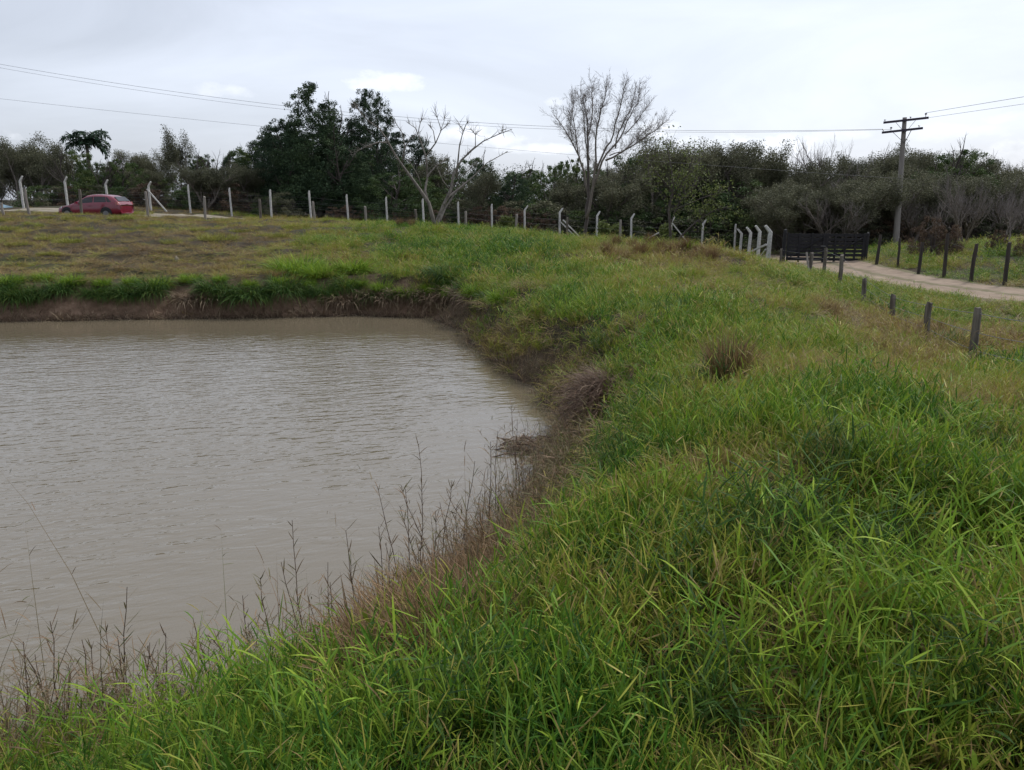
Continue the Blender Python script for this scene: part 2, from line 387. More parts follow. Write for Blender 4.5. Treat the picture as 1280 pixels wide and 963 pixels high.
def ground_mat():
    m, N, L, b = new_mat("ground_soil")
    geo = N.new("ShaderNodeNewGeometry")
    n1 = N.new("ShaderNodeTexNoise"); n1.inputs['Scale'].default_value = .35; n1.inputs['Detail'].default_value = 6; L.new(geo.outputs['Position'], n1.inputs[0])
    n2 = N.new("ShaderNodeTexNoise"); n2.inputs['Scale'].default_value = 5; n2.inputs['Detail'].default_value = 9; n2.inputs['Roughness'].default_value = .7; L.new(geo.outputs['Position'], n2.inputs[0])
    r1 = ramp(N, [(.35, (.045, .040, .020)), (.5, (.060, .044, .027)), (.65, (.042, .046, .018))]); L.new(n1.outputs[0], r1.inputs[0])
    r2 = ramp(N, [(.3, (.45, .45, .45)), (.7, (1.25, 1.25, 1.25))]); L.new(n2.outputs[0], r2.inputs[0])
    mul = N.new("ShaderNodeMix"); mul.data_type = 'RGBA'; mul.blend_type = 'MULTIPLY'; mul.inputs[0].default_value = 1
    L.new(r1.outputs[0], mul.inputs[6]); L.new(r2.outputs[0], mul.inputs[7])
    # bare bank soil near the water line
    at_ = N.new("ShaderNodeAttribute"); at_.attribute_name = 'bare'
    soil = ramp(N, [(.3, (.105, .068, .044)), (.5, (.190, .122, .082)), (.7, (.290, .200, .140))]); L.new(n2.outputs[0], soil.inputs[0])
    mx = N.new("ShaderNodeMix"); mx.data_type = 'RGBA'; L.new(at_.outputs['Fac'], mx.inputs[0]); L.new(mul.outputs[2], mx.inputs[6]); L.new(soil.outputs[0], mx.inputs[7])
    wet = N.new("ShaderNodeAttribute"); wet.attribute_name = 'wet'
    mw = N.new("ShaderNodeMix"); mw.data_type = 'RGBA'; L.new(wet.outputs['Fac'], mw.inputs[0]); L.new(mx.outputs[2], mw.inputs[6]); mw.inputs[7].default_value = (.045, .030, .021, 1)
    L.new(mw.outputs[2], b.inputs['Base Color']); b.inputs['Roughness'].default_value = .95; b.inputs['Specular IOR Level'].default_value = .2
    bp = N.new("ShaderNodeBump"); bp.inputs['Strength'].default_value = .8; bp.inputs['Distance'].default_value = .06; L.new(n2.outputs[0], bp.inputs['Height']); L.new(bp.outputs[0], b.inputs['Normal'])
    return m

def build_ground():
    nx, ny = len(XS), len(YS)
    V = np.stack([GX, GY, GZ], -1).reshape(-1, 3)
    i, j = np.meshgrid(np.arange(nx - 1), np.arange(ny - 1), indexing='ij')
    a = (i * ny + j).ravel(); Q = np.stack([a, a + ny, a + ny + 1, a + 1], 1)
    d = shore_dist(V[:, 0], V[:, 1])
    bare = np.clip(1.5 - np.abs(d) / 1.0 + .4 * vnoise(V[:, 0], V[:, 1], .8, 9), 0, 1) * ((V[:, 1] > 17) & (V[:, 0] < -2))
    bare = np.maximum(bare, .30 * (np.abs(d) < .6))
    wet = np.clip(1 - (V[:, 2] - .02) / .09, 0, 1) * (np.abs(d) < 3)
    me = mesh_np("ground", V, [Q], ground_mat(), {'bare': bare, 'wet': wet}, smooth=True)
    tag(link("ground", me), kind='structure')
build_ground()

def water_mat():
    m, N, L, b = new_mat("pond_water")
    b.inputs['Base Color'].default_value = (.148, .123, .082, 1)
    b.inputs['Roughness'].default_value = .045; b.inputs['IOR'].default_value = 1.42; b.inputs['Specular IOR Level'].default_value = .95
    geo = N.new("ShaderNodeNewGeometry")
    def noise(scale, st, rz, det, dist=0.0):
        mp = N.new("ShaderNodeMapping"); mp.inputs['Rotation'].default_value = (0, 0, R(rz))
        mp2 = N.new("ShaderNodeMapping"); mp2.inputs['Scale'].default_value = st
        L.new(geo.outputs['Position'], mp.inputs[0]); L.new(mp.outputs[0], mp2.inputs[0])
        n = N.new("ShaderNodeTexNoise"); n.inputs['Scale'].default_value = scale; n.inputs['Detail'].default_value = det; n.inputs['Distortion'].default_value = dist
        L.new(mp2.outputs[0], n.inputs[0]); return n.outputs[0]
    def mt(op, a, c, cl=False):
        n = N.new("ShaderNodeMath"); n.operation = op; n.use_clamp = cl
        for i, q in enumerate((a, c)):
            if isinstance(q, (int, float)): n.inputs[i].default_value = q
            else: L.new(q, n.inputs[i])
        return n.outputs[0]
    a = noise(6.8, (.33, 1, 1), -14, 2, .35)
    c = noise(15, (.40, 1, 1), -32, 2, .3)
    e = noise(1.6, (.5, 1, 1), -8, 2)
    hgt = mt('ADD', mt('ADD', a, mt('MULTIPLY', c, .35)), mt('MULTIPLY', e, .8))
    # ripples die away in the sheltered corner by the right bank
    sx = N.new("ShaderNodeSeparateXYZ"); L.new(geo.outputs['Position'], sx.inputs[0])
    pat = noise(.32, (1, 1, 1), 20, 3)
    g = mt('ADD', mt('MULTIPLY', sx.outputs[0], -.36), mt('MULTIPLY', mt('SUBTRACT', pat, .5), 3.2))
    g = mt('ADD', g, mt('MULTIPLY', mt('SUBTRACT', sx.outputs[1], 9), .055))
    g = mt('MAXIMUM', mt('MULTIPLY', g, 1.0, True), .10)
    shel = mt('MAXIMUM', mt('MULTIPLY', mt('SUBTRACT', 20.9, sx.outputs[1]), .26, True), .12)
    g = mt('MULTIPLY', g, shel)
    hgt = mt('MULTIPLY', hgt, g)
    bp = N.new("ShaderNodeBump"); bp.inputs['Strength'].default_value = 1.0; bp.inputs['Distance'].default_value = .022
    L.new(hgt, bp.inputs['Height']); L.new(bp.outputs[0], b.inputs['Normal'])
    return m

def build_water():
    P = []
    xs = np.linspace(-34, 3.5, 60); ys = np.linspace(1.5, 25, 50)
    gx, gy = np.meshgrid(xs, ys, indexing='ij'); V = np.stack([gx, gy, np.zeros_like(gx)], -1).reshape(-1, 3)
    i, j = np.meshgrid(np.arange(59), np.arange(49), indexing='ij'); a = (i * 50 + j).ravel()
    Q = np.stack([a, a + 50, a + 51, a + 1], 1)
    d = shore_dist(V[:, 0], V[:, 1]); keep = (d[Q] < 1.3).any(1); Q = Q[keep]
    tag(link("pond_water", mesh_np("pond_water", V, [Q], water_mat())), kind='structure')
build_water()

def verge(m):
    N, L = m.node_tree.nodes, m.node_tree.links; b = N['Principled BSDF']; src = b.inputs['Base Color'].links[0].from_socket
    a = N.new("ShaderNodeAttribute"); a.attribute_name = 'verge'; geo = N.new("ShaderNodeNewGeometry"); n = N.new("ShaderNodeTexNoise"); n.inputs['Scale'].default_value = 2.2; n.inputs['Detail'].default_value = 8; n.inputs['Roughness'].default_value = .7; L.new(geo.outputs['Position'], n.inputs[0])
    q = N.new("ShaderNodeMath"); q.operation = 'ADD'; L.new(a.outputs['Fac'], q.inputs[0]); L.new(n.outputs[0], q.inputs[1]); r = ramp(N, [(.92, (0, 0, 0)), (1.0, (1, 1, 1))]); q2 = N.new("ShaderNodeMath"); q2.operation = 'MULTIPLY'; q2.inputs[1].default_value = .8; L.new(q.outputs[0], q2.inputs[0]); L.new(q2.outputs[0], r.inputs[0])
    r.color_ramp.elements[0].position = .55; r.color_ramp.elements[1].position = .72
    mx = N.new("ShaderNodeMix"); mx.data_type = 'RGBA'; L.new(r.outputs[0], mx.inputs[0]); L.new(src, mx.inputs[6]); mx.inputs[7].default_value = (.120, .105, .050, 1); L.new(mx.outputs[2], b.inputs['Base Color'])
verge(M['road']); verge(M['pale_road'])

def strip(name, pts, width, mat, lift=.035, ruts=True):
    P = np.array(pts, float)
    seg = np.r_[0, np.cumsum(np.linalg.norm(np.diff(P, axis=0), axis=1))]
    s = np.arange(0, seg[-1], .35); C = np.stack([np.interp(s, seg, P[:, k]) for k in (0, 1)], 1)
    k = np.ones(15) / 15; C = np.stack([np.convolve(np.pad(C[:, q], 7, mode='edge'), k, 'valid') for q in (0, 1)], 1)
    T = np.gradient(C, axis=0); T /= np.linalg.norm(T, axis=1, keepdims=True); Nn = np.stack([T[:, 1], -T[:, 0]], 1)
    u = np.linspace(-1, 1, 13); wv = width / 2 * (1 + .12 * vnoise(s, s * 0, 2.0, 4))
    XY = C[:, None] + Nn[:, None] * (u[None, :, None] * wv[:, None, None])
    z = hz(XY[..., 0].ravel(), XY[..., 1].ravel()).reshape(XY.shape[:2])
    lf = np.where(np.abs(u) > .95, -.05, lift)
    if ruts: lf = lf - .022 * np.exp(-((np.abs(u) - .5) / .13) ** 2)
    V = np.concatenate([XY, (z + lf[None])[..., None]], -1).reshape(-1, 3); n = 13; vg = np.broadcast_to(np.maximum(np.clip((np.abs(u) - .62) / .3, 0, 1), .42 * np.exp(-(u / .2) ** 2)), XY.shape[:2]).ravel()
    i, j = np.meshgrid(np.arange(len(s) - 1), np.arange(n - 1), indexing='ij'); a = (i * n + j).ravel()
    tag(link(name, mesh_np(name, V, [np.stack([a, a + 1, a + n + 1, a + n], 1)], mat, {'verge': vg}, smooth=True)), kind='structure')
    return C
ROAD_A = [(60, 8.5), (34, 15.5), (24, 20), (18, 23.6), (15.6, 29), (15.5, 33), (15.9, 40), (16.2, 50), (17, 58)]
ROAD_B = [(-60, 50.5), (-40, 51.0), (-20, 52.2), (-5, 53.5), (4, 54), (9, 54.5), (16, 55)]
CA = strip("dirt_road", ROAD_A, 3.9, M['road'])
CB = strip("dirt_lane", ROAD_B, 2.7, M['pale_road'])

# ------------------------------------------------------------------ blades
def blades(base, azim, elev, length, width, curve, nseg=3, side=None):
    """ribbons: base (N,3); they rise at elev and bend down by curve (radians) over their length"""
    N_ = len(base); t = np.linspace(0, 1, nseg + 1); C = np.zeros((N_, nseg + 1, 3)); C[:, 0] = base
    for k in range(nseg):
        e = elev - curve * (t[k] + .5 / nseg) ** 1.3
        st = np.stack([np.cos(e) * np.cos(azim), np.cos(e) * np.sin(azim), np.sin(e)], 1) * (length / nseg)[:, None]
        C[:, k + 1] = C[:, k] + st
    if side is None: side = azim + np.pi / 2 + rng.normal(0, .5, N_)
    S = np.stack([np.cos(side), np.sin(side), rng.normal(0, .25, N_)], 1)
    prof = np.array([.55, 1.0, .85, .5, .3])[:nseg] if nseg > 2 else np.array([.8, 1.0])[:nseg]
    Lf = C[:, :nseg] - S[:, None] * (width[:, None] * .5 * prof)[..., None]; Rt = C[:, :nseg] + S[:, None] * (width[:, None] * .5 * prof)[..., None]
    V = np.concatenate([np.stack([Lf, Rt], 2).reshape(N_, nseg * 2, 3), C[:, nseg:nseg + 1]], 1)
    m = nseg * 2 + 1; o = np.arange(N_)[:, None] * m
    Q = [np.concatenate([o + 2 * k, o + 2 * k + 1, o + 2 * k + 3, o + 2 * k + 2], 1) for k in range(nseg - 1)]
    T = np.concatenate([o + 2 * nseg - 2, o + 2 * nseg - 1, o + 2 * nseg], 1)
    r1, r2 = rng.random(N_), rng.random(N_)
    return V.reshape(-1, 3), np.concatenate(Q) if Q else np.zeros((0, 4), int), T, np.repeat(r1, m), np.repeat(r2, m)

class BL:
    def __init__(s): s.V, s.Q, s.T, s.a, s.b, s.n = [], [], [], [], [], 0
    def add(s, r):
        V, Q, T, a, b = r; s.V.append(V); s.Q.append(Q + s.n); s.T.append(T + s.n); s.a.append(a); s.b.append(b); s.n += len(V)
    def mesh(s, name, mat):
        return mesh_np(name, np.concatenate(s.V), [np.concatenate(s.Q), np.concatenate(s.T)], mat, {'rnd': np.concatenate(s.a), 'rnd2': np.concatenate(s.b)})

def U(a, b, n): return rng.uniform(a, b, n)

def tuft_leafy(name, ns=12, h=(.22, .46), leaf=(.10, .22), lw=(.008, .014), nl=6, spread=.12, mat=None, lean=.45, seg=3):
    """stems with alternate ribbon leaves"""
    B = BL(); az = U(0, 2 * np.pi, ns); r0 = U(0, spread, ns)
    base = np.stack([np.cos(az) * r0, np.sin(az) * r0, np.full(ns, -.03)], 1)
    azs = az + rng.normal(0, .7, ns); el = np.pi / 2 - np.abs(rng.normal(0, lean, ns)); L_ = U(*h, ns); cv = U(.1, .8, ns)
    B.add(blades(base, azs, el, L_, np.full(ns, .004), cv, 3))
    lb, la, le = [], [], []
    for i in range(ns):
        for k in range(nl):
            t = (k + rng.uniform(.3, 1)) / nl; e = el[i] - cv[i] * (t * .5) ** 1.3
            p = base[i] + np.array([np.cos(e) * np.cos(azs[i]), np.cos(e) * np.sin(azs[i]), np.sin(e)]) * L_[i] * t
            lb.append(p); la.append(azs[i] + rng.uniform(-np.pi, np.pi)); le.append(rng.uniform(.35, 1.25))
    n = len(lb)
    B.add(blades(np.array(lb), np.array(la), np.array(le), U(*leaf, n), U(*lw, n), U(-.1, .75, n), seg))
    return B.mesh(name, mat or M['grass'])

def tuft_fine(name, n=75, h=(.16, .42), w=(.003, .006), spread=.13, elev=(.6, 1.5), curve=(.2, 1.6), mat=None, seg=3):
    B = BL(); az = U(0, 2 * np.pi, n); r0 = spread * np.sqrt(U(0, 1, n))
    base = np.stack([np.cos(az) * r0, np.sin(az) * r0, np.full(n, -.03)], 1)
    B.add(blades(base, az + rng.normal(0, .9, n), U(*elev, n), U(*h, n), U(*w, n), U(*curve, n), seg))
    return B.mesh(name, mat or M['grass'])

def source_collection(name, meshes):
    c = bpy.data.collections.new(name)
    for i, me in enumerate(meshes):
        o = bpy.data.objects.new("%s_%02d" % (name, i), me); c.objects.link(o)
    return c

def scatter(name, coll, P, idx, rot, scl, tint, mat):
    me = bpy.data.meshes.new(name); me.vertices.add(len(P)); me.vertices.foreach_set('co', np.asarray(P, np.float32).ravel())
    def at_(k, ty, v, f='value'):
        a = me.attributes.new(k, ty, 'POINT'); a.data.foreach_set(f, np.asarray(v).ravel())
    at_('idx', 'INT', idx.astype(np.int32)); at_('rot', 'FLOAT_VECTOR', rot.astype(np.float32), 'vector')
    at_('scl', 'FLOAT_VECTOR', scl.astype(np.float32), 'vector'); at_('tint', 'FLOAT', tint.astype(np.float32))
    me.materials.append(mat)
    o = link(name, me)
    ng = bpy.data.node_groups.new(name + "_scatter", 'GeometryNodeTree')
    ng.interface.new_socket(name="Geometry", in_out='INPUT', socket_type='NodeSocketGeometry')
    ng.interface.new_socket(name="Geometry", in_out='OUTPUT', socket_type='NodeSocketGeometry')
    N, L = ng.nodes, ng.links
    gi, go = N.new('NodeGroupInput'), N.new('NodeGroupOutput')
    ip = N.new('GeometryNodeInstanceOnPoints'); ci = N.new('GeometryNodeCollectionInfo')
    ci.inputs['Collection'].default_value = coll; ci.inputs['Separate Children'].default_value = True; ci.inputs['Reset Children'].default_value = True
    L.new(gi.outputs[0], ip.inputs['Points']); L.new(ci.outputs[0], ip.inputs['Instance']); ip.inputs['Pick Instance'].default_value = True
    for k, ty, sock in (('idx', 'INT', 'Instance Index'), ('rot', 'FLOAT_VECTOR', 'Rotation'), ('scl', 'FLOAT_VECTOR', 'Scale')):
        na = N.new('GeometryNodeInputNamedAttribute'); na.data_type = ty; na.inputs['Name'].default_value = k
        L.new(na.outputs['Attribute'], ip.inputs[sock])
    L.new(ip.outputs[0], go.inputs[0])
    o.modifiers.new("scatter", 'NODES').node_group = ng
    return tag(o, kind='stuff')

# zones of the meadow: photo pixel, ground level, tint 0 green .. 1 brown, height, leafiness 0 fine .. 1 broad, density
Z = [(20, 268, 2.6, .62, .40, 0, .9), (120, 280, 2.2, .74, .40, 0, .8), (60, 300, 1.8, .74, .35, 0, .8), (200, 300, 1.9, .78, .35, 0, .8), (330, 300, 1.6, .62, .40, 0, .9), (100, 325, 1.2, .72, .35, 0, .8),
     (40, 290, 2.0, .60, .5, 0, 1), (240, 280, 2.0, .60, .45, 0, 1), (220, 325, 1.3, .70, .4, 0, .9), (300, 330, 1.2, .58, .5, 0, 1),
     (350, 285, 1.8, .55, .5, 0, 1), (420, 300, 1.6, .36, .7, .2, 1.2), (480, 285, 1.7, .38, .6, .2, 1.2), (540, 310, 1.4, .30, .8, .3, 1.2), (640, 300, 1.3, .34, .7, .2, 1.2), (600, 325, 1.2, .26, .9, .4, 1.2),
     (480, 345, 1.0, .50, .8, .3, 1), (660, 335, 1.2, .30, 1.0, .4, 1.2), (700, 350, 1.2, .48, .9, .3, 1), (760, 320, 1.5, .60, .9, .1, 1.1), (700, 302, 1.5, .52, .7, .1, 1.2), (840, 318, 1.7, .66, .9, .1, 1.1),
     (800, 345, 1.5, .55, .9, .3, 1), (880, 340, 1.6, .58, .8, .2, 1), (940, 335, 1.3, .52, .8, .1, 1.2), (1000, 350, .9, .45, .8, .4, 1.1), (1040, 375, .7, .50, .8, .3, 1), (750, 375, 1.3, .36, 1, .6, 1.1),
     (680, 380, 1.2, .40, 1, .6, 1.1), (640, 395, .8, .60, .9, .3, 1), (600, 400, .5, .50, .8, .3, 1.1), (660, 440, .6, .50, .9, .4, 1.2), (700, 460, .9, .50, .9, .4, 1), (860, 385, 1.5, .34, 1, .7, 1.1),
     (960, 385, 1.3, .60, .8, .2, 1), (820, 420, 1.4, .34, 1.0, .8, 1.1), (900, 420, 1.5, .44, .9, .5, 1), (1000, 420, 1.2, .55, .9, .3, 1), (1090, 420, .8, .66, .8, .2, 1), (1180, 460, .7, .74, 1.2, .3, 1), (1110, 408, .5, .80, 1.1, .2, 1), (1150, 425, .5, .84, 1.2, .2, 1), (1200, 440, .5, .72, 1.3, .6, 1.1),
     (1262, 470, .6, .30, 1.3, .9, 1.1), (1262, 405, .2, .50, .6, .3, 1), (800, 460, 1.5, .42, .9, .7, 1), (900, 470, 1.5, .56, .8, .3, 1), (1000, 470, 1.3, .68, .8, .1, .9), (1120, 490, 1.1, .62, .9, .1, 1), (1240, 500, 1, .45, 1, .5, 1),
     (780, 520, 1.4, .42, .9, .7, 1), (900, 530, 1.5, .48, .9, .5, 1), (1030, 520, 1.4, .42, .9, .6, 1.1), (1190, 540, 1.2, .66, .8, 0, 1), (1130, 570, 1.4, .34, 1, .8, 1.1), (1260, 590, 1.4, .30, 1, .9, 1),
     (720, 600, 1.2, .34, 1, .9, 1), (850, 600, 1.5, .34, 1, .9, 1.1), (980, 600, 1.5, .42, .9, .7, 1), (1050, 620, 1.5, .46, .9, .7, .9), (1180, 640, 1.5, .30, 1, .8, 1.1), (1080, 690, 1.6, .32, 1, .7, 1),
     (700, 700, 1.3, .32, 1, .9, 1.1), (820, 690, 1.5, .30, 1, .9, 1.1), (940, 720, 1.6, .26, 1, .9, 1.1), (1180, 720, 1.6, .40, .9, .4, .9), (1250, 780, 1.6, .36, .9, .9, 1), (660, 760, 1.1, .40, 1, .7, 1),
     (560, 780, .7, .85, .9, .1, .9), (600, 800, .9, .72, .9, .2, .9), (530, 850, .7, .78, .9, .2, .9), (470, 850, .5, .84, .8, .1, .8), (610, 730, .8, .70, .9, .2, .9), (560, 850, .9, .45, 1, .7, 1), (700, 830, 1.5, .32, 1, .9, 1.1), (850, 810, 1.6, .34, 1, .9, 1), (960, 810, 1.6, .28, .9, .9, .6), (900, 800, 1.6, .28, .9, .9, .7), (1060, 800, 1.6, .38, .9, .6, .9), (1120, 860, 1.6, .34, 1, .8, 1),
     (1000, 890, 1.6, .42, .9, .4, 1), (1100, 930, 1.6, .36, 1, .8, 1.1), (1250, 900, 1.6, .38, 1, .9, 1), (880, 930, 1.6, .52, .9, .5, 1), (760, 920, 1.6, .30, 1, .9, 1), (600, 920, 1.4, .36, 1, .9, 1),
     (500, 900, 1.0, .50, 1, .7, 1), (430, 870, .7, .80, 1, .3, .9), (350, 920, .8, .40, 1.05, .8, .95), (200, 930, .7, .46, 1.1, .7, .85), (80, 940, .6, .48, 1.1, .7, .8), (200, 900, .4, .76, .8, .3, .5), (350, 850, .3, .85, .9, .2, .7)]
def zkey(x, y): return np.stack([np.arctan2(x, y), np.log(np.hypot(x, y)) * .9], -1)
ZP = np.array([on(a, b, c)[:2] for a, b, c, *_ in Z]); ZK = zkey(ZP[:, 0], ZP[:, 1]); ZV = np.array([q[3:] for q in Z])
def zones(x, y):
    out = np.empty((len(x), 4)); jx = .035 * vnoise(x, y, .5 + 0 * x[0], 21); jy = .05 * vnoise(x, y, .7, 22)
    K = zkey(x, y) + np.stack([jx, jy], 1)
    for i in range(0, len(x), 8000):
        d = np.linalg.norm(K[i:i + 8000, None] - ZK[None], axis=2); w = 1 / (d ** 5 + 1e-8)
        out[i:i + 8000] = (w @ ZV) / w.sum(1, keepdims=True)
    return out

def poly_d(x, y, C):
    d = np.full(len(x), 1e9)
    for i in range(0, len(C), 2): d = np.minimum(d, np.hypot(x - C[i, 0], y - C[i, 1]))
    return d

def meadow():
    n = 210000
    r = np.exp(rng.uniform(math.log(.75), math.log(62), n)); az = rng.uniform(-R(58), R(58), n)
    x, y = r * np.sin(az), r * np.cos(az)
    # density per m2 of these samples ~ n / (ln * 2 * az * r^2); thin the near ones to a target
    cur = n / (math.log(62 / .75) * R(116)) / r ** 2
    want = np.where(r < 5, 100, 100 * (5 / r) ** 1.25)
    keep = rng.random(n) < want / cur; x, y, r = x[keep], y[keep], r[keep]
    # some behind and beside the camera
    xb, yb = rng.uniform(-4, 7, 1800), rng.uniform(-4, 1.2, 1800); kb = np.hypot(xb, yb) > .9; x, y = np.r_[x, xb[kb]], np.r_[y, yb[kb]]
    r = np.hypot(x, y)
    d = shore_dist(x, y); zn = zones(x, y); tint, hgt, leafy, den = zn.T
    ok = (d > .04) & (poly_d(x, y, CA) > 1.55) & (poly_d(x, y, CB) > 1.1)
    clump = vnoise(x, y, .42, 31) + .8 * vnoise(x, y, 1.1, 32)
    ok &= rng.random(len(x)) < np.clip(den * (.80 + .40 * clump), np.where(r < 12, .42, .2), 1)
    farbank = (y > 15) & (x < -1)
    ok &= ~(farbank & (d < .75) & (rng.random(len(x)) < .93))
    ok &= ~(farbank & (d < 1.15) & (rng.random(len(x)) < .4))
    x, y, r, tint, hgt, leafy, clump, d = [q[ok] for q in (x, y, r, tint, hgt, leafy, clump, d)]
    n = len(x); z = hz(x, y)
    tint = tint + .17 * vnoise(x, y, .8, 41) + .13 * vnoise(x, y, 2.4, 42) + .10 * vnoise(x, y, .3, 43) + rng.normal(0, .07, n)
    tint = tint + np.where((y > 22) & (x < -4.5 - .1 * (y - 22)), .12, 0)
    tint = np.where((d < .5) & (rng.random(n) < .5), np.maximum(tint, .72), tint)
    verge = np.minimum(poly_d(x, y, CA), poly_d(x, y, CB))
    tint = np.where(tint < .6, .36 + (tint - .36) * 1.15 - .07, tint)
    hgt = hgt * (1 + .42 * clump) * np.clip(verge / 3.2, .35, 1) * rng.uniform(.75, 1.2, n)
    hgt = hgt * np.where(y < 14, np.clip(.35 + .5 * d, .35, 1), 1)
    nl = (y < 8) & (x < .6) & (d < .8); tint = np.where(nl, np.clip(tint + .36 * np.clip(.85 - d, 0, 1), 0, 1), tint)
    broad = rng.random(n) < np.clip(leafy + .12, .05, .95)
    idx = np.where(broad, rng.integers(0, 7, n), 7 + rng.integers(0, 6, n))
    idx = np.where(rng.random(n) < np.where(r < 14, .06, .01), 13 + rng.integers(0, 3, n), idx)
    idx = np.where(rng.random(n) < .035 * (1 + vnoise(x, y, .8, 55)), 16 + rng.integers(0, 2, n), idx)
    s = np.clip(hgt, .25, 1.35) * np.where(r < 1.6, .55, np.where(r < 9, .74, .82))
    wide = np.clip(.70 + r / 26, .7, 2.0) * np.clip(s, .55, 1.3)
    wide = np.where(r < 1.6, .6, wide)
    scl = np.stack([wide, wide, s * np.clip(1 + r / 90, 1, 1.5)], 1)
    rot = np.stack([rng.normal(0, .16, n), rng.normal(0, .16, n), rng.uniform(0, 6.283, n)], 1)
    src = [tuft_leafy("leafy_grass_tuft", ns=int(q), h=(.22, .44 + .04 * (q % 3)), leaf=(.08, .19), lw=(.006, .012), nl=8, spread=.15, lean=.55, seg=3) for q in (12, 14, 11, 13, 15, 12, 10)]
    src += [tuft_fine("fine_grass_tuft", n=int(q), h=(.15, .44), w=(.003, .0065), spread=.15) for q in (80, 95, 70, 85, 60, 90)]
    for q in range(3):          # flowering stalks, taller and bare, with a few stiff leaves
        src.append(tuft_leafy("seed_stalk_tuft", ns=4 + q, h=(.40, .75), leaf=(.05, .13), lw=(.004, .008), nl=5, spread=.10, lean=.38, seg=2))
    for q in range(2):          # broad-leaved weeds
        src.append(tuft_leafy("broad_weed", ns=5, h=(.15, .40), leaf=(.05, .10), lw=(.018, .032), nl=6, spread=.10, lean=.45, seg=3))
    scatter("grass", source_collection("grass_source", src), np.stack([x, y, z], 1), idx, rot, scl, np.clip(tint, 0, 1), M['grass'])
    return n
NG = meadow()
def litter():
    n = 60000; r = np.exp(rng.uniform(math.log(.9), math.log(34), n)); az = rng.uniform(-R(58), R(58), n); x, y = r * np.sin(az), r * np.cos(az)
    want = np.where(r < 4, 17, 17 * (4 / r) ** .9); cur = n / (math.log(34 / .9) * R(116)) / r ** 2
    d = shore_dist(x, y); k = (rng.random(n) < want / cur) & (d > .05) & (poly_d(x, y, CA) > 1.7) & ~((y > 15) & (x < -1) & (d < 1.3)); x, y, r = x[k], y[k], r[k]; n = len(x)
    src = [tuft_fine("litter_tuft", n=46, h=(.08, .32), w=(.005, .012), spread=.20, elev=(-.1, .8), curve=(0, 1.4)) for _ in range(5)]
    rot = np.stack([rng.normal(0, .12, n), rng.normal(0, .12, n), rng.uniform(0, 6.28, n)], 1); sc_ = np.clip(.8 + r / 22, .8, 2)
    scatter("dead_grass_litter", source_collection("litter_source", src), np.stack([x, y, hz(x, y) + .02], 1), rng.integers(0, 5, n), rot, np.stack([sc_, sc_, np.full(n, .8)], 1), np.clip(rng.normal(.72, .13, n), 0, 1), M['grass'])
litter()
print("grass tufts", NG)

# dry weed thatch along the shores, and straw hanging over the far bank
def shore_scatter():
    B = BL(); pts = []
    A = POLY; seg = np.linalg.norm(np.roll(A, -1, 0) - A, axis=1)
    cum = np.r_[0, np.cumsum(seg)]
    s = rng.uniform(0, cum[-1], 40000); i = np.searchsorted(cum, s) - 1; t = (s - cum[i]) / seg[i]
    P = A[i] + (np.roll(A, -1, 0)[i] - A[i]) * t[:, None]
    T = (np.roll(A, -1, 0) - A)[i]; Nn = np.stack([-T[:, 1], T[:, 0]], 1) / seg[i][:, None]
    off = rng.exponential(.20, len(P)) - .06
    P = P + Nn * off[:, None]
    k = (np.abs(P[:, 0]) < 22) & (P[:, 1] > 2.4); P = P[k]
    d = shore_dist(P[:, 0], P[:, 1]); k = (d > -.06) & (d < 1.4); P = P[k]
    k = ~((P[:, 1] > 10.5) & (P[:, 0] > -2.5) & (rng.random(len(P)) < .65)); P = P[k]
    far = (P[:, 1] > 19)
    rr = np.hypot(P[:, 0], P[:, 1])
    n = len(P)
    base = np.stack([P[:, 0], P[:, 1], hz(P[:, 0], P[:, 1]) - .01], 1)
    L_ = np.where(far, U(.12, .4, n), U(.15, .55, n))
    el = np.where(far, U(-.5, 1.3, n), U(.2, 1.5, n))
    B.add(blades(base, U(0, 6.283, n), el, L_, np.clip(rr * .00055, .003, .012), U(.2, 1.8, n), 3))
    tag(link("shore_thatch", B.mesh("shore_thatch", M['straw'])), kind='stuff')
shore_scatter()

# ------------------------------------------------------------------ fences
def wire_run(parent, P, n=3, mat='wire', r=.003, sag=.015, name='wire'):
    """strands through post points P (list of lists of attachment points per post)"""
    for k in range(n):
        mb = MB()
        for a, b in zip(P[:-1], P[1:]):
            a_, b_ = np.array(a[k]), np.array(b[k]); t = np.linspace(0, 1, 5)[:, None]
            pts = a_ + (b_ - a_) * t; pts[:, 2] -= sag * np.sin(np.pi * t[:, 0])
            mb.tube(pts, r, 4, cap=False)
        mb.build(name, M[mat], parent)

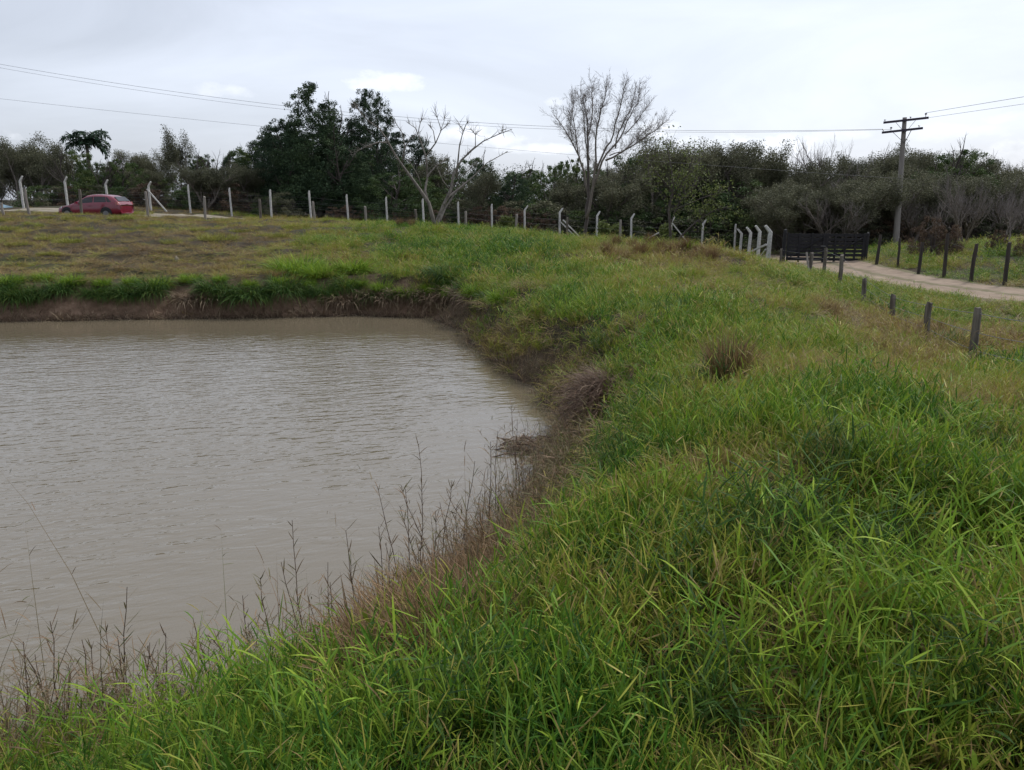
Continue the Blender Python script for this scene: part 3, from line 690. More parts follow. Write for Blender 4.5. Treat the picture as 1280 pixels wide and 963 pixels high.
def bent_post_mesh(h=2.0, w=.11, arm=.38, bend=38, side=-1, seed=0):
    """concrete post whose top leans outwards"""
    r = random.Random(seed); mb = MB(); a = R(bend); k = h - arm * .75
    C = np.array([[0, 0, -.5], [0, 0, k * .5], [0, 0, k], [side * math.sin(a) * arm * .45, 0, k + math.cos(a) * arm * .45], [side * math.sin(a) * arm, 0, k + math.cos(a) * arm]])
    W = np.array([w, w * .98, w * .96, w * .85, w * .68]); sh = [(-1, -.7), (-.7, -1), (.7, -1), (1, -.7), (1, .7), (.7, 1), (-.7, 1), (-1, .7)]
    V = []
    for i, (c, q) in enumerate(zip(C, W)):
        tilt = 0 if i < 2 else (a * .5 if i == 2 else a) * side
        for (x, y) in sh:
            x_, y_ = x * q / 2, y * q / 2; V.append([c[0] + x_ * math.cos(tilt), c[1] + y_, c[2] - x_ * math.sin(tilt)])
    V = np.array(V); Q = [[i * 8 + j, i * 8 + (j + 1) % 8, (i + 1) * 8 + (j + 1) % 8, (i + 1) * 8 + j] for i in range(4) for j in range(8)]
    n = len(V); V = np.vstack([V, C[-1:] + [side * .01, 0, .012]]); T = [[n, 32 + j, 32 + (j + 1) % 8] for j in range(8)]
    mb.add(V, Q, T); return mb.mesh("concrete_post", M['concrete'])

def wood_post_mesh(h, r, mat, seed=0, cut=.03, n=7):
    g = random.Random(seed); z = np.array([-.4, 0, h * .3, h * .6, h * .9, h]); pts = np.stack([[g.uniform(-.012, .012) for _ in z], [g.uniform(-.012, .012) for _ in z], z], 1)
    mb = MB(); mb.tube(pts, [r * 1.05, r, r * g.uniform(.92, 1.03), r * g.uniform(.9, 1), r * .95, r * .84], n)
    V = mb.V[0]; top = V[5 * n:6 * n]; top[:, 2] += [g.uniform(-cut, cut) for _ in range(n)]
    return mb.mesh("wooden_post", M[mat])

# white concrete fence along the back of the field
root = empty("concrete_post_fence", (0, 57, h1(0, 57)), "long wire fence on white concrete posts with bent tops, in front of the tree line", "fence")
front = [(-28, 216, 1, 53), (24, 221, 1, 53.2), (80, 222, 1, 53.6), (132, 226, 1, 54), (185, 229, 1, 54.4), (235, 232, 0, 54.8), (287, 236, 0, 55.2), (337, 238, 0, 55.5), (387, 242, 0, 55.8), (434, 245, 0, 56), (483, 247, 0, 56.2),
         (529, 250, 0, 56.4), (573, 253, 0, 56.6), (615, 256, 0, 56.8), (656, 258, 1, 57), (700, 261, 1, 57.2), (747, 265, 1, 57.3), (790, 268, 1, 57.4), (840, 272, 1, 57.4), (879, 275, 1, 57.5), (920, 281, 0, 57.6)]
mesh_c = {}
tops = []
for i, (px, py, bent, Y) in enumerate(front):
    p = at(px, py, Y); g = h1(p[0], p[1]); h = min(max(p[2] - g, 1.9), 2.6)
    key = (bent, i % 2)
    if key not in mesh_c: mesh_c[key] = bent_post_mesh(2.2,   .135 if bent else .125, .42 if bent else .16, 34 if bent else 10, 1 if px < 860 else 1, i)
    o = link("concrete_post", mesh_c[key], root); o.location = (p[0], p[1] - 57, g - root.location.z)
    o.scale = (1, 1, h / 2.2); o.rotation_euler = (random.uniform(-.02, .02), random.uniform(-.035, .01), random.uniform(-.4, .4))
    tops.append([(p[0], p[1] - 57 - .07, g - root.location.z + h * f) for f in (.25, .45, .62, .78)])
wire_run(root, tops, 4)
def brace(parent, a, b, w=.08):
    a, b = np.array(a), np.array(b); off = np.array(parent.location)
    MB().bar(a - off, b - off, w).build("brace", M['concrete'], parent)
def gp(px, Y, up=0.0):
    q = at(px, 250, Y); return np.array([q[0], Y, h1(q[0], Y) + up])
brace(root, gp(185, 54.3, 1.45), gp(207, 54.3, .0)); brace(root, gp(700, 57.1, 1.2), gp(724, 57.1, .05)); brace(root, gp(704, 56.4, 1.3), gp(729, 56.2, .1))
brace(root, gp(841, 57.1, 1.6), gp(812, 57.1, .5)); brace(root, gp(842, 57.1, 1.8), gp(862, 57.1, .6))
# cross strut frame at the gate end

# white posts that run back from the gate
root = empty("gate_side_fence", (14.1, 42, h1(14.1, 42)), "short row of white bent-top posts running back from the gate", "fence")
ol = np.array(root.location); tops = []
for i, (px, py, Y) in enumerate([(963, 283, 41), (950, 283, 45.5), (938, 285, 49), (927, 287, 53), (908, 291, 62), (898, 293.5, 68), (890, 295.5, 75)]):
    p = at(px, py, Y); g = h1(p[0], Y); h = max(p[2] - g, 1.5)
    key = 'g%d' % (i == 0)
    if key not in mesh_c: mesh_c[key] = bent_post_mesh(2.2, .20 if i == 0 else .17, .50, 36, -1, 40 + i)
    o = link("concrete_post", mesh_c[key], root); o.location = tuple(np.array([p[0], Y, g]) - ol); o.scale = (1, 1, h / 2.2); o.rotation_euler = (0, random.uniform(-.01, .03), random.uniform(-.15, .25))
    tops.append([tuple(np.array([p[0], Y, g + h * f]) - ol) for f in (.25, .45, .62, .78)])
wire_run(root, tops, 4)
brace(root, gp(962, 40.9, .95), gp(932, 43.5, .25), .09); brace(root, gp(962, 41, .7), gp(955, 44, .1), .08)

# low wooden posts on the field side of the lane
root = empty("wooden_field_fence", (-10, 48.5, h1(-10, 48.5)), "low sagging wire fence on weathered wooden posts in the dry field", "fence")
ol = np.array(root.location); tops = []
for i, (px, top, Y) in enumerate([(-60, 236, 46.5), (2, 254, 47), (32, 236, 47.2), (98, 237, 47.5), (182, 240, 48), (254, 246, 48.4), (324, 249, 48.8), (392, 252, 49.2), (457, 258, 49.6), (520, 262, 49.9), (582, 264, 50.2), (645, 268, 50.5), (709, 272, 50.8), (776, 275, 51), (838, 283, 51.2)]):
    p = at(px, top, Y); g = h1(p[0], Y); h = max(p[2] - g, .7)
    o = link("wooden_post", wood_post_mesh(h, .085, 'wood_pale' if i % 3 else 'wood_grey', i), root); o.location = tuple(np.array([p[0], Y, g]) - ol)
    o.rotation_euler = (random.uniform(-.03, .03), random.uniform(-.06, .05), random.uniform(0, 3)); tops.append([tuple(np.array([p[0], Y, g + h * f]) - ol) for f in (.35, .62, .88)])
wire_run(root, tops, 3)

# grey posts on this side of the dirt road
root = empty("roadside_fence", (9, 16, h1(9, 16)), "wire fence on short grey wooden posts between the grassy bank and the dirt road", "fence")
ol = np.array(root.location); tops = []
NEAR = [(1310, 398, 9.8, .085), (1225, 385, 12.5, .083), (1163, 378, 15.5, .085), (1118, 369, 18.5, .085), (1083, 348, 22, .085), (1053.5, 319, 27, .090), (1032.5, 310, 30.5, .088), (1014, 316, 32.5, .11), (977.5, 311, 36, .08)]
for i, (px, top, Y, r) in enumerate(NEAR):
    p = at(px, top, Y); g = h1(p[0], Y); h = max(p[2] - g, .7)
    o = link("wooden_post", wood_post_mesh(h, r * .78, 'wood_grey', 60 + i), root); o.location = tuple(np.array([p[0], Y, g]) - ol)
    o.rotation_euler = (random.uniform(-.03, .03), random.uniform(-.02, .06), random.uniform(0, 3)); tops.append([tuple(np.array([p[0], Y, g + h * f]) - ol) for f in (.4, .65, .92)])
wire_run(root, tops, 3, r=.0045, mat='cable')
a = gp(1014, 32.3, .85) - ol; b = gp(1019.5, 32.0, .05) - ol
MB().bar(a, b, .07, .05).build("leaning_board", M['wood_pale'], root)

# dark posts across the road
root = empty("dark_post_fence", (18, 33, h1(18, 33)), "wire fence on tall dark posts at the foot of the embankment across the road", "fence")
ol = np.array(root.location); tops = []
for i, (px, top, base, Y, r) in enumerate([(1100, 294, 333, 36.5, .075), (1126.5, 298, 334, 35.2, .055), (1153, 303, 343, 32.5, .07), (1187, 293, 347, 31, .072), (1220, 305, 354, 29.5, .072), (1263.5, 303, 356, 28.3, .075), (1312, 305, 366, 26.6, .075), (1375, 305, 380, 24.6, .075)]):
    p = at(px, top, Y); g = h1(p[0], Y); h = max(p[2] - g, .9)
    o = link("wooden_post", wood_post_mesh(h, r, 'wood_dark', 90 + i), root); o.location = tuple(np.array([p[0], Y, g]) - ol)
    o.rotation_euler = (random.uniform(-.02, .02), random.uniform(-.02, .04), random.uniform(0, 3)); tops.append([tuple(np.array([p[0], Y, g + h * f]) - ol) for f in (.3, .55, .82)])
wire_run(root, tops, 3)

# ------------------------------------------------------------------ gate
gz0 = h1(16, 39.5)
g0, g1 = at(984, 300, 39.6), at(1081, 300, 39.0)
gd = np.array([g1[0] - g0[0], g1[1] - g0[1]]); gl = np.linalg.norm(gd)
root = empty("farm_gate", (g0[0], g0[1], gz0), "wide black wooden farm gate of horizontal boards at the end of the dirt road", "gate", rz=math.atan2(gd[1], gd[0]))
gh = at(1030, 294, 39.3)[2] - gz0
NB = 7
for leaf in (0, 1):
    x0, x1 = leaf * gl / 2 + (.03 if leaf else .0), (leaf + 1) * gl / 2 - (0 if leaf else .03)
    bw = gh / NB
    me = MB().box(((x0 + x1) / 2, 0, 0), (x1 - x0 - .02, .035, bw * (.70 if leaf else .86))).mesh("plank", M['gate_wood'])
    for k in range(NB):
        o = link("plank", me, root); o.location = (0, random.uniform(-.006, .006), .08 + bw * (k + .5)); o.rotation_euler = (0, random.uniform(-.006, .006), 0)
    for f in ((.0, .24, .5, .76, 1.0) if leaf else (.0, .33, .66, 1.0)):
        xx = x0 + (x1 - x0) * f; xx = min(max(xx, x0 + .05), x1 - .05)
        MB().box((xx, -.042, gh / 2 + .05), (.10, .04, gh + .08)).build("stile", M['gate_wood'], root)
    MB().bar((x0 + .1, -.08, .2), (x1 - .1, -.08, gh - .1), .08, .03).build("brace", M['gate_wood'], root)
for xx, hh in ((-.12, gh + .25), (gl / 2, gh + .08), (gl + .12, gh + .12)):
    o = link("gate_post", wood_post_mesh(hh, .1, 'gate_wood', int(hh * 50)), root); o.location = (xx, .02, 0)
MB().box((gl / 2 - .1, -.075, gh * .6), (.24, .03, .05)).build("latch", M['wire'], root)

# ------------------------------------------------------------------ utility pole and its lines
pt = at(1131, 147, 50); pb = h1(at(1121, 300, 50)[0], 50)
bx = at(1121, 300, 50)[0]
root = empty("utility_pole", (bx, 50, pb), "tall wooden utility pole with two dark crossarms beside the road", "utility pole")
H = pt[2] - pb; lean = pt[0] - bx
mb = MB(); t = np.linspace(0, 1, 9)
mb.tube(np.stack([lean * t, 0 * t, -.6 + (H + .6) * t], 1), .20 - .075 * t, 12); mb.build("pole", M['pole'], root, smooth=True)
def polept(px, py, dy=0): q = at(px, py, 50 + dy); return np.array([q[0] - bx, dy, q[2] - pb])
arms = []
for (xa, ya, xb, yb) in ((1109, 152.6, 1155.5, 148.4), (1107, 165.2, 1148.5, 161.3)):
    a, b = polept(xa, ya, -.2), polept(xb, yb, -.2); a[1] += .5; b[1] -= .5; MB().bar(a, b, .11, .13).build("crossarm", M['pole_arm'], root); arms.append((a, b))
    mid = (a + b) / 2; low = np.array([lean * (mid[2] - .75) / H, -.17, mid[2] - .75])
    for f in (.28, .72):
        MB().bar(a + (b - a) * f + [0, 0, -.06], low, .035, .02).build("brace", M['wire'], root)
ins = []
for (arm, f, h_) in ((0, .93, .22), (0, .03, .10), (1, .03, .12), (1, .22, .2), (1, .9, .12), (0, .6, .1)):
    p = arms[arm][0] + (arms[arm][1] - arms[arm][0]) * f + [0, 0, .08]
    mb = MB(); mb.tube([p, p + [0, 0, h_ * .5], p + [0, 0, h_ * .55], p + [0, 0, h_ * .8], p + [0, 0, h_]], [.02, .02, .06, .07, .03], 8); mb.build("insulator", M['porcelain'], root)
    ins.append(p + [bx, 50, pb + h_])

def power_line(pts, label, r=.011):
    P = np.array([at(*q) if not isinstance(q, np.ndarray) else q for q in pts])
    s = np.r_[0, np.cumsum(np.linalg.norm(np.diff(P[:, :2], axis=0), axis=1))]; t = np.linspace(0, s[-1], 60)
    x, y = np.interp(t, s, P[:, 0]), np.interp(t, s, P[:, 1])
    c = np.polyfit(s, P[:, 2], 2 if len(P) > 3 else 1); z = np.polyval(c, t)
    z += np.interp(t, [0, s[-1]], [P[0, 2] - z[0], P[-1, 2] - z[-1]])
    tag(MB().tube(np.stack([x, y, z], 1), r, 5).build("power_line", M['cable']), label, "power line", "power lines on the utility pole")
L1 = [(-160, 50, 62), (0, 74, 62), (350, 129, 61), (640, 160, 58), (900, 169, 54), ins[2]]
power_line(L1, "upper left power line sloping down across the sky behind the dark evergreen")
L2 = [(-160, 54, 61.4), (0, 77.5, 61.4), (350, 133, 60.4), (640, 164, 57.4), (900, 172, 53.5), ins[3] + np.array([0, 0, -.15])]
power_line(L2, "left power line running close beneath the uppermost one", .009)
power_line([(-160, 105, 63), (0, 125, 63), (340, 162, 62.5), (700, 190, 62), (900, 205, 61), (1150, 225, 60)], "lowest power line, passing behind the tree tops on the left", .009)
power_line([ins[0], (1280, 126, 40), (1500, 85, 30)], "power line leaving the top crossarm to the right")
power_line([arms[0][1] + [bx, 50, pb], (1280, 133, 40.5), (1500, 98, 30.5)], "power line leaving the top crossarm to the right, just under the other", .009)

# ------------------------------------------------------------------ cars
def car(root, paint, L=4.25, hatch=True):
    st = [(0, .50, .56, .30), (.10, .64, .70, .24), (.35, .72, .78, .20), (.9, .82, .84, .18), (1.25, .87, .85, .18), (1.6, .89, .86, .18), (2.1, .90, .87, .18), (2.8, .92, .87, .18), (3.4, .94, .86, .18), (3.85, .97, .83, .20), (4.12, .95, .77, .26), (4.25, .80, .70, .34)]
    roof = lambda x: float(np.interp(x, [1.05, 1.3, 1.95, 2.2, 2.7, 3.3, 3.75, 4.12, 4.25], [.90, 1.02, 1.40, 1.47, 1.50, 1.47, 1.37, 1.06, .86]))
    xs = [s_[0] for s_ in st]; f = lambda x, k: float(np.interp(x, xs, [s_[k] for s_ in st]))
    X = [0, .05, .12, .3, .6, .9, 1.1, 1.3, 1.6, 1.95, 2.2, 2.6, 3.0, 3.4, 3.75, 3.95, 4.12, 4.21, 4.25]
    V = []; nn = 11
    def half(x):
        b, w, lo = f(x, 1), f(x, 2), f(x, 3); rz = max(roof(x), b + .02) if x > 1.05 else b + .035; k = min(max((rz - b) / .5, 0), 1); wc = w * (.90 - .17 * k)
        return [(w * .80, lo), (w * .97, lo + .10), (w, b * .62), (w * .965, b), (w * .94 + (wc - w * .94) * .15, b + (rz - b) * .12), (wc + .02, b + (rz - b) * .80), (wc * .90, b + (rz - b) * .96), (wc * .5, rz), (0, rz + .012 * (1 - k) + .015)]
    for x in X:
        hf = half(x); sec = [(-y, z) for y, z in hf] + [(y, z) for y, z in hf[-2::-1]]
        V += [(x - L / 2, y, z) for y, z in sec]
    m = 17; Q = [[i * m + j, i * m + j + 1, (i + 1) * m + j + 1, (i + 1) * m + j] for i in range(len(X) - 1) for j in range(m - 1)]
    Q += [[i * m + m - 1, i * m, (i + 1) * m, (i + 1) * m + m - 1] for i in range(len(X) - 1)]
    V = np.array(V); n = len(V); V = np.vstack([V, [[-L / 2, 0, .42], [L / 2, 0, .55]]])
    T = [[n, j, (j + 1) % m] for j in range(m)][::-1] + [[n + 1, (len(X) - 1) * m + (j + 1) % m, (len(X) - 1) * m + j] for j in range(m)]
    b = MB().add(V, Q, T).build("body", M[paint], root, smooth=True)
    sb = b.modifiers.new("smooth", 'SUBSURF'); sb.levels = 1; sb.render_levels = 1
    def side_pt(x, t, sgn, out=.012):
        hf = half(x); b_, r_ = np.array(hf[4]), np.array(hf[5]); p = b_ + (r_ - b_) * t; return (x - L / 2, sgn * (p[0] + out), p[1])
    for sgn in (-1, 1):
        for (x0, x0t, x1, x1t) in ((1.45, 2.0, 2.52, 2.50), (2.60, 2.58, 3.42, 3.30), (3.47, 3.36, 3.74, 3.44)):
            mb = MB(); a, b1, c, d = side_pt(x0, .05, sgn), side_pt(x1, .05, sgn), side_pt(x1t, .93, sgn), side_pt(x0t, .93, sgn)
            inn = [(p[0], p[1] - sgn * .03, p[2]) for p in (a, b1, c, d)]
            mb.add([a, b1, c, d] + inn, [[0, 1, 2, 3], [4, 7, 6, 5], [0, 4, 5, 1], [1, 5, 6, 2], [2, 6, 7, 3], [3, 7, 4, 0]]); mb.build("side_window", M['glass'], root)
        MB().box((1.55 - L / 2, sgn * .97, .98), (.12, .16, .12)).build("wing_mirror", M[paint], root)
        for dx in (2.35, 3.25): MB().box((dx - L / 2, sgn * (f(dx, 2) + .012), .80), (.16, .03, .03)).build("door_handle", M[paint], root)
        MB().box((2.1 - L / 2, sgn * .86, .24), (2.1, .05, .10)).build("sill_trim", M['plastic'], root)
        mb = MB(); mb.add([(.06 - L / 2, sgn * .42, .50), (.06 - L / 2, sgn * .62, .50), (.42 - L / 2, sgn * .80, .66), (.46 - L / 2, sgn * .79, .77), (.16 - L / 2, sgn * .60, .70), (.10 - L / 2, sgn * .42, .64), (.3 - L / 2, sgn * .5, .6)],
                          [], [[6, 0, 1], [6, 1, 2], [6, 2, 3], [6, 3, 4], [6, 4, 5], [6, 5, 0], [0, 5, 1], [1, 5, 4], [1, 4, 2], [2, 4, 3]]); mb.build("headlight", M['lamp'], root)
        MB().box((4.08 - L / 2, sgn * .71, .93), (.16, .14, .20), Matrix.Rotation(R(-12), 3, 'Y')).build("tail_light", M['tail'], root)
    a = MB(); y = .62; a.add([(1.30 - L / 2, -y - .08, .985), (1.30 - L / 2, y + .08, .985), (1.92 - L / 2, y - .05, 1.40), (1.92 - L / 2, -y + .05, 1.40), (1.30 - L / 2, -y - .08, 1.02), (1.30 - L / 2, y + .08, 1.02), (1.92 - L / 2, y - .05, 1.435), (1.92 - L / 2, -y + .05, 1.435)],
                                 [[0, 1, 2, 3], [4, 7, 6, 5], [0, 4, 5, 1], [2, 6, 7, 3], [1, 5, 6, 2], [0, 3, 7, 4]]); a.build("windscreen", M['glass'], root)
    a = MB(); a.add([(4.13 - L / 2, -.58, 1.09), (4.13 - L / 2, .58, 1.09), (3.84 - L / 2, .50, 1.35), (3.84 - L / 2, -.50, 1.35), (4.08 - L / 2, -.58, 1.07), (4.08 - L / 2, .58, 1.07), (3.81 - L / 2, .50, 1.32), (3.81 - L / 2, -.50, 1.32)],
                                 [[0, 1, 2, 3], [4, 7, 6, 5], [0, 4, 5, 1], [2, 6, 7, 3], [1, 5, 6, 2], [0, 3, 7, 4]]); a.build("rear_window", M['glass'], root)
    MB().box((.02 - L / 2, 0, .36), (.08, 1.1, .13)).build("bumper_grille", M['plastic'], root)
    for x in (.78, 3.38):
        for sgn in (-1, 1):
            cx, w = x - L / 2, f(x, 2)
            mb = MB(); mb.tube([(cx, sgn * (w - .30), .36), (cx, sgn * (w + .006), .36)], .375, 20); mb.build("wheel_arch", M['plastic'], root)
            wb = MB(); wb.tube([(cx, sgn * (w - .18), .31), (cx, sgn * (w - .17), .31), (cx, sgn * (w + .0), .31), (cx, sgn * (w + .02), .31)], [.28, .31, .31, .28], 20); wh = wb.build("wheel", M['tyre'], root)
            rb = MB(); rb.tube([(cx, sgn * (w + .015), .31), (cx, sgn * (w + .027), .31)], [.20, .19], 14); rb.build("rim", M['rim'], wh)
p = at(119, 258, 49.4)
cz = h1(p[0], 49.4)
root = empty("parked_car", (p[0], 49.4, cz - .06), "dark red hatchback parked on the lane behind the dry field, facing left", "car", rz=R(-7))
car(root, 'red_paint')
p = at(-22, 252, 59); root = empty("parked_car", (p[0], 59, h1(p[0], 59)), "pale blue car cut off by the left edge of the photo, beyond the fence", "car", rz=R(175)); car(root, 'blue_paint')

# ------------------------------------------------------------------ trees
def branchy(h, r0, levels, kids, ang, ratio, up=.25, wob=.12, trunk_frac=.35, n0=6, seed=0, spread=None, stems=1, droop=0):
    """returns list of (points, radii, level) and the tips"""
    g = np.random.default_rng(seed); out, tips = [], []
    def grow(p, d, L, r, lv):
        n = 6 if lv == 0 else (4 if lv < levels - 1 else 3); P = [p]; d = d / np.linalg.norm(d); dirs = [d]
        for k in range(n):
            d = d + g.normal(0, wob, 3) + np.array([0, 0, up * .35 * (1 if lv else .3)]) - np.array([0, 0, droop * k / n]); d /= np.linalg.norm(d); P.append(P[-1] + d * L / n); dirs.append(d)
        P = np.array(P); rr = np.linspace(r, r * (.45 if lv < levels - 1 else .35), n + 1); out.append((P, rr, lv))
        if lv == levels - 1: tips.append(P[-1]); tips.append(P[len(P) // 2]); return
        m = kids[lv]; f0 = trunk_frac if lv == 0 else .25
        for k in range(m):
            t = f0 + (1 - f0) * (k + g.uniform(.2, 1)) / m; i = min(int(t * n), n - 1); q = P[i] + (P[i + 1] - P[i]) * (t * n - i)
            ax = dirs[i]; a = g.uniform(0, 2 * np.pi); perp = np.cross(ax, [math.cos(a), math.sin(a), .3 * g.normal()]); perp /= np.linalg.norm(perp) + 1e-9
            th = ang[lv] * g.uniform(.7, 1.25); dd = ax * math.cos(th) + perp * math.sin(th) + np.array([0, 0, up * .5])
            grow(q, dd, L * ratio[lv] * g.uniform(.75, 1.15) * (1.15 - .45 * t), max(np.interp(t, [0, 1], [r, r * .45]) * .62, .003), lv + 1)
        grow(P[-1], dirs[-1], L * ratio[lv] * .8, rr[-1] * .95, lv + 1)
    for s in range(stems):
        a = g.uniform(0, 6.28); d = np.array([math.cos(a) * .35, math.sin(a) * .35, 1]) if stems > 1 else np.array([0.02, 0, 1.]); grow(np.array([0, 0, -.25]) + (np.array([math.cos(a), math.sin(a), 0]) * .15 if stems > 1 else 0), d, h, r0, 0)
    return out, np.array(tips)

def wood_meshes(segs, split, mat, mat2=None, sides=(7, 5, 4, 3, 3)):
    a, b = MB(), MB()
    for P, rr, lv in segs: (a if lv < split else b).tube(P, rr, sides[min(lv, 4)], cap=False)
    return a.mesh("trunk", M[mat], smooth=True), (b.mesh("crown", M[mat2 or mat]) if b.V else None)

def leaf_quads(C, size, Nrm=None, clus=None, asp=.55):
    n = len(C); d = rng.normal(0, 1, (n, 3)); d /= np.linalg.norm(d, axis=1, keepdims=True)
    nr = rng.normal(0, 1, (n, 3)) if Nrm is None else Nrm + rng.normal(0, .55, (n, 3))
    e = np.cross(d, nr); e /= np.linalg.norm(e, axis=1, keepdims=True) + 1e-9
    s = size if np.ndim(size) else np.full(n, size); s = s[:, None]
    V = np.stack([C - d * s, C + e * s * asp, C + d * s, C - e * s * asp], 1).reshape(-1, 3)
    r = rng.random(n) * .45 + (.28 if clus is None else clus * .55)
    return V, np.arange(4 * n).reshape(n, 4), np.repeat(r, 4), np.repeat(rng.random(n), 4)

def lobe_crown(name, env, nl, nleaf, size, lr, mat, z0, z1, seed, gap=.0):
    """leafy lobes inside the envelope env(t)->radius, t from 0 (low) to 1 (top)"""
    g = np.random.default_rng(seed); C, Rr = [], []
    mx_ = max(env(q) for q in np.linspace(0, 1, 21))
    while len(C) < nl:
        t = g.random(); rad = env(t)
        if g.random() > (rad / mx_) ** 1.3 + .04: continue
        a = g.uniform(0, 6.283); q = rad * math.sqrt(g.uniform(.15, 1))
        C.append([q * math.cos(a), q * math.sin(a), z0 + (z1 - z0) * t]); Rr.append(g.uniform(*lr) * (1 - .48 * t))
    C, Rr = np.array(C), np.array(Rr); k = g.integers(0, nl, nleaf); d = g.normal(0, 1, (nleaf, 3)); d /= np.linalg.norm(d, axis=1, keepdims=True)
    rad = Rr[k] * (.45 + .75 * np.sqrt(g.random(nleaf))) * (1 + .25 * g.normal(0, 1, nleaf)); P = C[k] + d * rad[:, None] * [1, 1, .75]
    P[:, 2] = np.maximum(P[:, 2], .05)
    cl = g.random(nl)[k]
    V, Q, a, b = leaf_quads(P, g.uniform(*size, nleaf), d, cl)
    return mesh_np(name, V, [Q], M[mat], {'rnd': a, 'rnd2': b})

def tip_crown(name, tips, per, size, sd, mat, seed, keep=1.0):
    g = np.random.default_rng(seed); tips = tips[g.random(len(tips)) < keep]; n = len(tips) * per; k = np.repeat(np.arange(len(tips)), per)
    P = tips[k] + np.clip(g.normal(0, sd, (n, 3)), -1.25 * sd, 1.25 * sd); cl = g.random(len(tips))[k]
    V, Q, a, b = leaf_quads(P, g.uniform(*size, n), None, cl)
    return mesh_np(name, V, [Q], M[mat], {'rnd': a, 'rnd2': b})

KIND = {}
def reg(k, parts, H): KIND[k] = (parts, H)
# dense dark evergreens: cone-like and irregular
for q in range(2):
    segs, tips = branchy(6.5, .24, 3, (9, 5), (.9, .8), (.42, .5), seed=q + 3)
    tr, tw = wood_meshes(segs, 9, 'bark_dark')
    env = (lambda t: 3.0 * (1 - t) ** .48 * min(1, .6 + t * 3) * (1 + .10 * math.sin(t * 17)) + .02) if q == 0 else (lambda t: 2.6 * math.sqrt(max(0, 1 - ((t - .42) / .62) ** 2)) + .2)
    reg('dark%d' % q, [('trunk', tr), ('crown', lobe_crown("crown", env, 420, 46000, (.03, .075), (.26, .62), 'dark_leaf', .7, 8.7, q + 11))], 9.1)
for q in range(3):
    segs, tips = branchy(4.0, .16, 4, (7, 4, 3), (.8, .8, .7), (.55, .5, .45), up=.2, seed=q + 20, stems=1 + q % 2)
    tr, tw = wood_meshes(segs, 9, 'bark_dark')
    env = [lambda t: 2.5 * math.sqrt(max(0, 1 - ((t - .4) / .66) ** 2)) + .2, lambda t: 2.1 + .7 * math.sin(t * 7) - 1.3 * t, lambda t: 1.5 + 1.5 * math.sin(math.pi * t) ** .8 - .7 * t][q]
    reg('green%d' % q, [('trunk', tr), ('crown', lobe_crown("crown", env, 160, 24000, (.028, .065), (.20, .52), 'green_leaf', .35, 5.3, q + 31))], 5.7)
for q in range(3):
    segs, tips = branchy(3.4, .12, 5, (6, 4, 3, 3), (.7, .7, .7, .6), (.62, .55, .5, .5), up=.3, seed=q + 40, stems=1 + q, wob=.16)
    tr, tw = wood_meshes(segs, 9, 'bark')
    reg('olive%d' % q, [('trunk', tr), ('crown', tip_crown("crown", tips, 15, (.024, .054), .20, 'olive_leaf', q + 41, .8))], 5.6)
for q in range(3):
    segs, tips = branchy(3.3, .11, 5, (6, 4, 4, 3), (.65, .6, .6, .6), (.62, .58, .55, .5), up=.35, seed=q + 60, stems=1 + q, wob=.14)
    tr, tw = wood_meshes(segs, 3, 'bark', 'bark_twig')
    reg('bare%d' % q, [('trunk', tr), ('twigs', tw)], 5.6)
for q in range(2):
    segs, tips = branchy(1.1, .04, 4, (5, 4, 3), (.7, .7, .7), (.62, .6, .5), up=.15, seed=q + 80, stems=5, wob=.18)
    tr, tw = wood_meshes(segs, 9, 'bark_dark')
    for nm, mt in (('brown', 'brown_leaf'), ('oliveb', 'olive_leaf'), ('greenb', 'green_leaf')):
        reg('%sbush%d' % (nm, q), [('stem', tr), ('foliage', lobe_crown("foliage", lambda t: 1.15 * math.sqrt(max(0, 1 - t * t * .95)) + .05, 60, 9000, (.018, .045), (.12, .32), mt, .1, 1.75, q + 81))], 2.0)

def real_top(parts):
    z = 0
    for _, me in parts:
        v = np.empty(len(me.vertices) * 3, np.float32); me.vertices.foreach_get('co', v); z = max(z, float(np.percentile(v[2::3], 99.7)))
    return z
TOPS = {k: real_top(v[0]) for k, v in KIND.items()}

def put_tree(kind, px, top, Y, label, cat="tree", group=None, w=1.0, name=None, rz=None):
    parts, _ = KIND[kind]; p = at(px, top, Y); g = h1(p[0], Y); h = max(p[2] - g, .5); s = h / TOPS[kind]
    o = empty(name or {'dark': 'evergreen_tree', 'gree': 'green_tree', 'oliv': 'olive_green_tree', 'bare': 'leafless_tree'}.get(kind[:4], 'tree') if 'bush' not in kind else 'bush', (p[0], Y, g - .05), label, cat, group, rz=random.uniform(0, 6.28) if rz is None else rz)
    o.scale = (s * w, s * w, s)
    for nm, me in parts: link(nm, me, o)
    return o

# trees one can point at
put_tree('dark0', 388, 106, 62, "tallest dark evergreen with a pointed top, left of the bleached leafless tree", w=1.05)
put_tree('dark1', 352, 150, 63.5, "dark round evergreen leaning against the left side of the tallest one", w=1.0)
put_tree('dark1', 462, 113, 65.5, "narrow dark tree with a rounded tufted top just right of the tallest evergreen", w=.62)
put_tree('dark1', 425, 146, 65, "dark evergreen filling the right side of the tallest one", w=.9)
put_tree('olive1', 44, 168, 67, "grey-brown twiggy tree left of the palm", w=1.15)
put_tree('green2', 126, 191, 62, "dense green tree growing right under the palm crown", w=.85)
put_tree('green1', 100, 183, 61, "leafy green tree hiding the trunk of the palm", w=.9)
put_tree('green0', 150, 188, 62, "dark green tree right of the palm, above the red car", w=.9)
put_tree('olive1', 16, 176, 63, "tall twiggy tree at the left edge of the photo", w=1.1)
put_tree('olive0', 238, 162, 63, "airy dark-leaved tree standing above the left hedge of trees", w=.75)
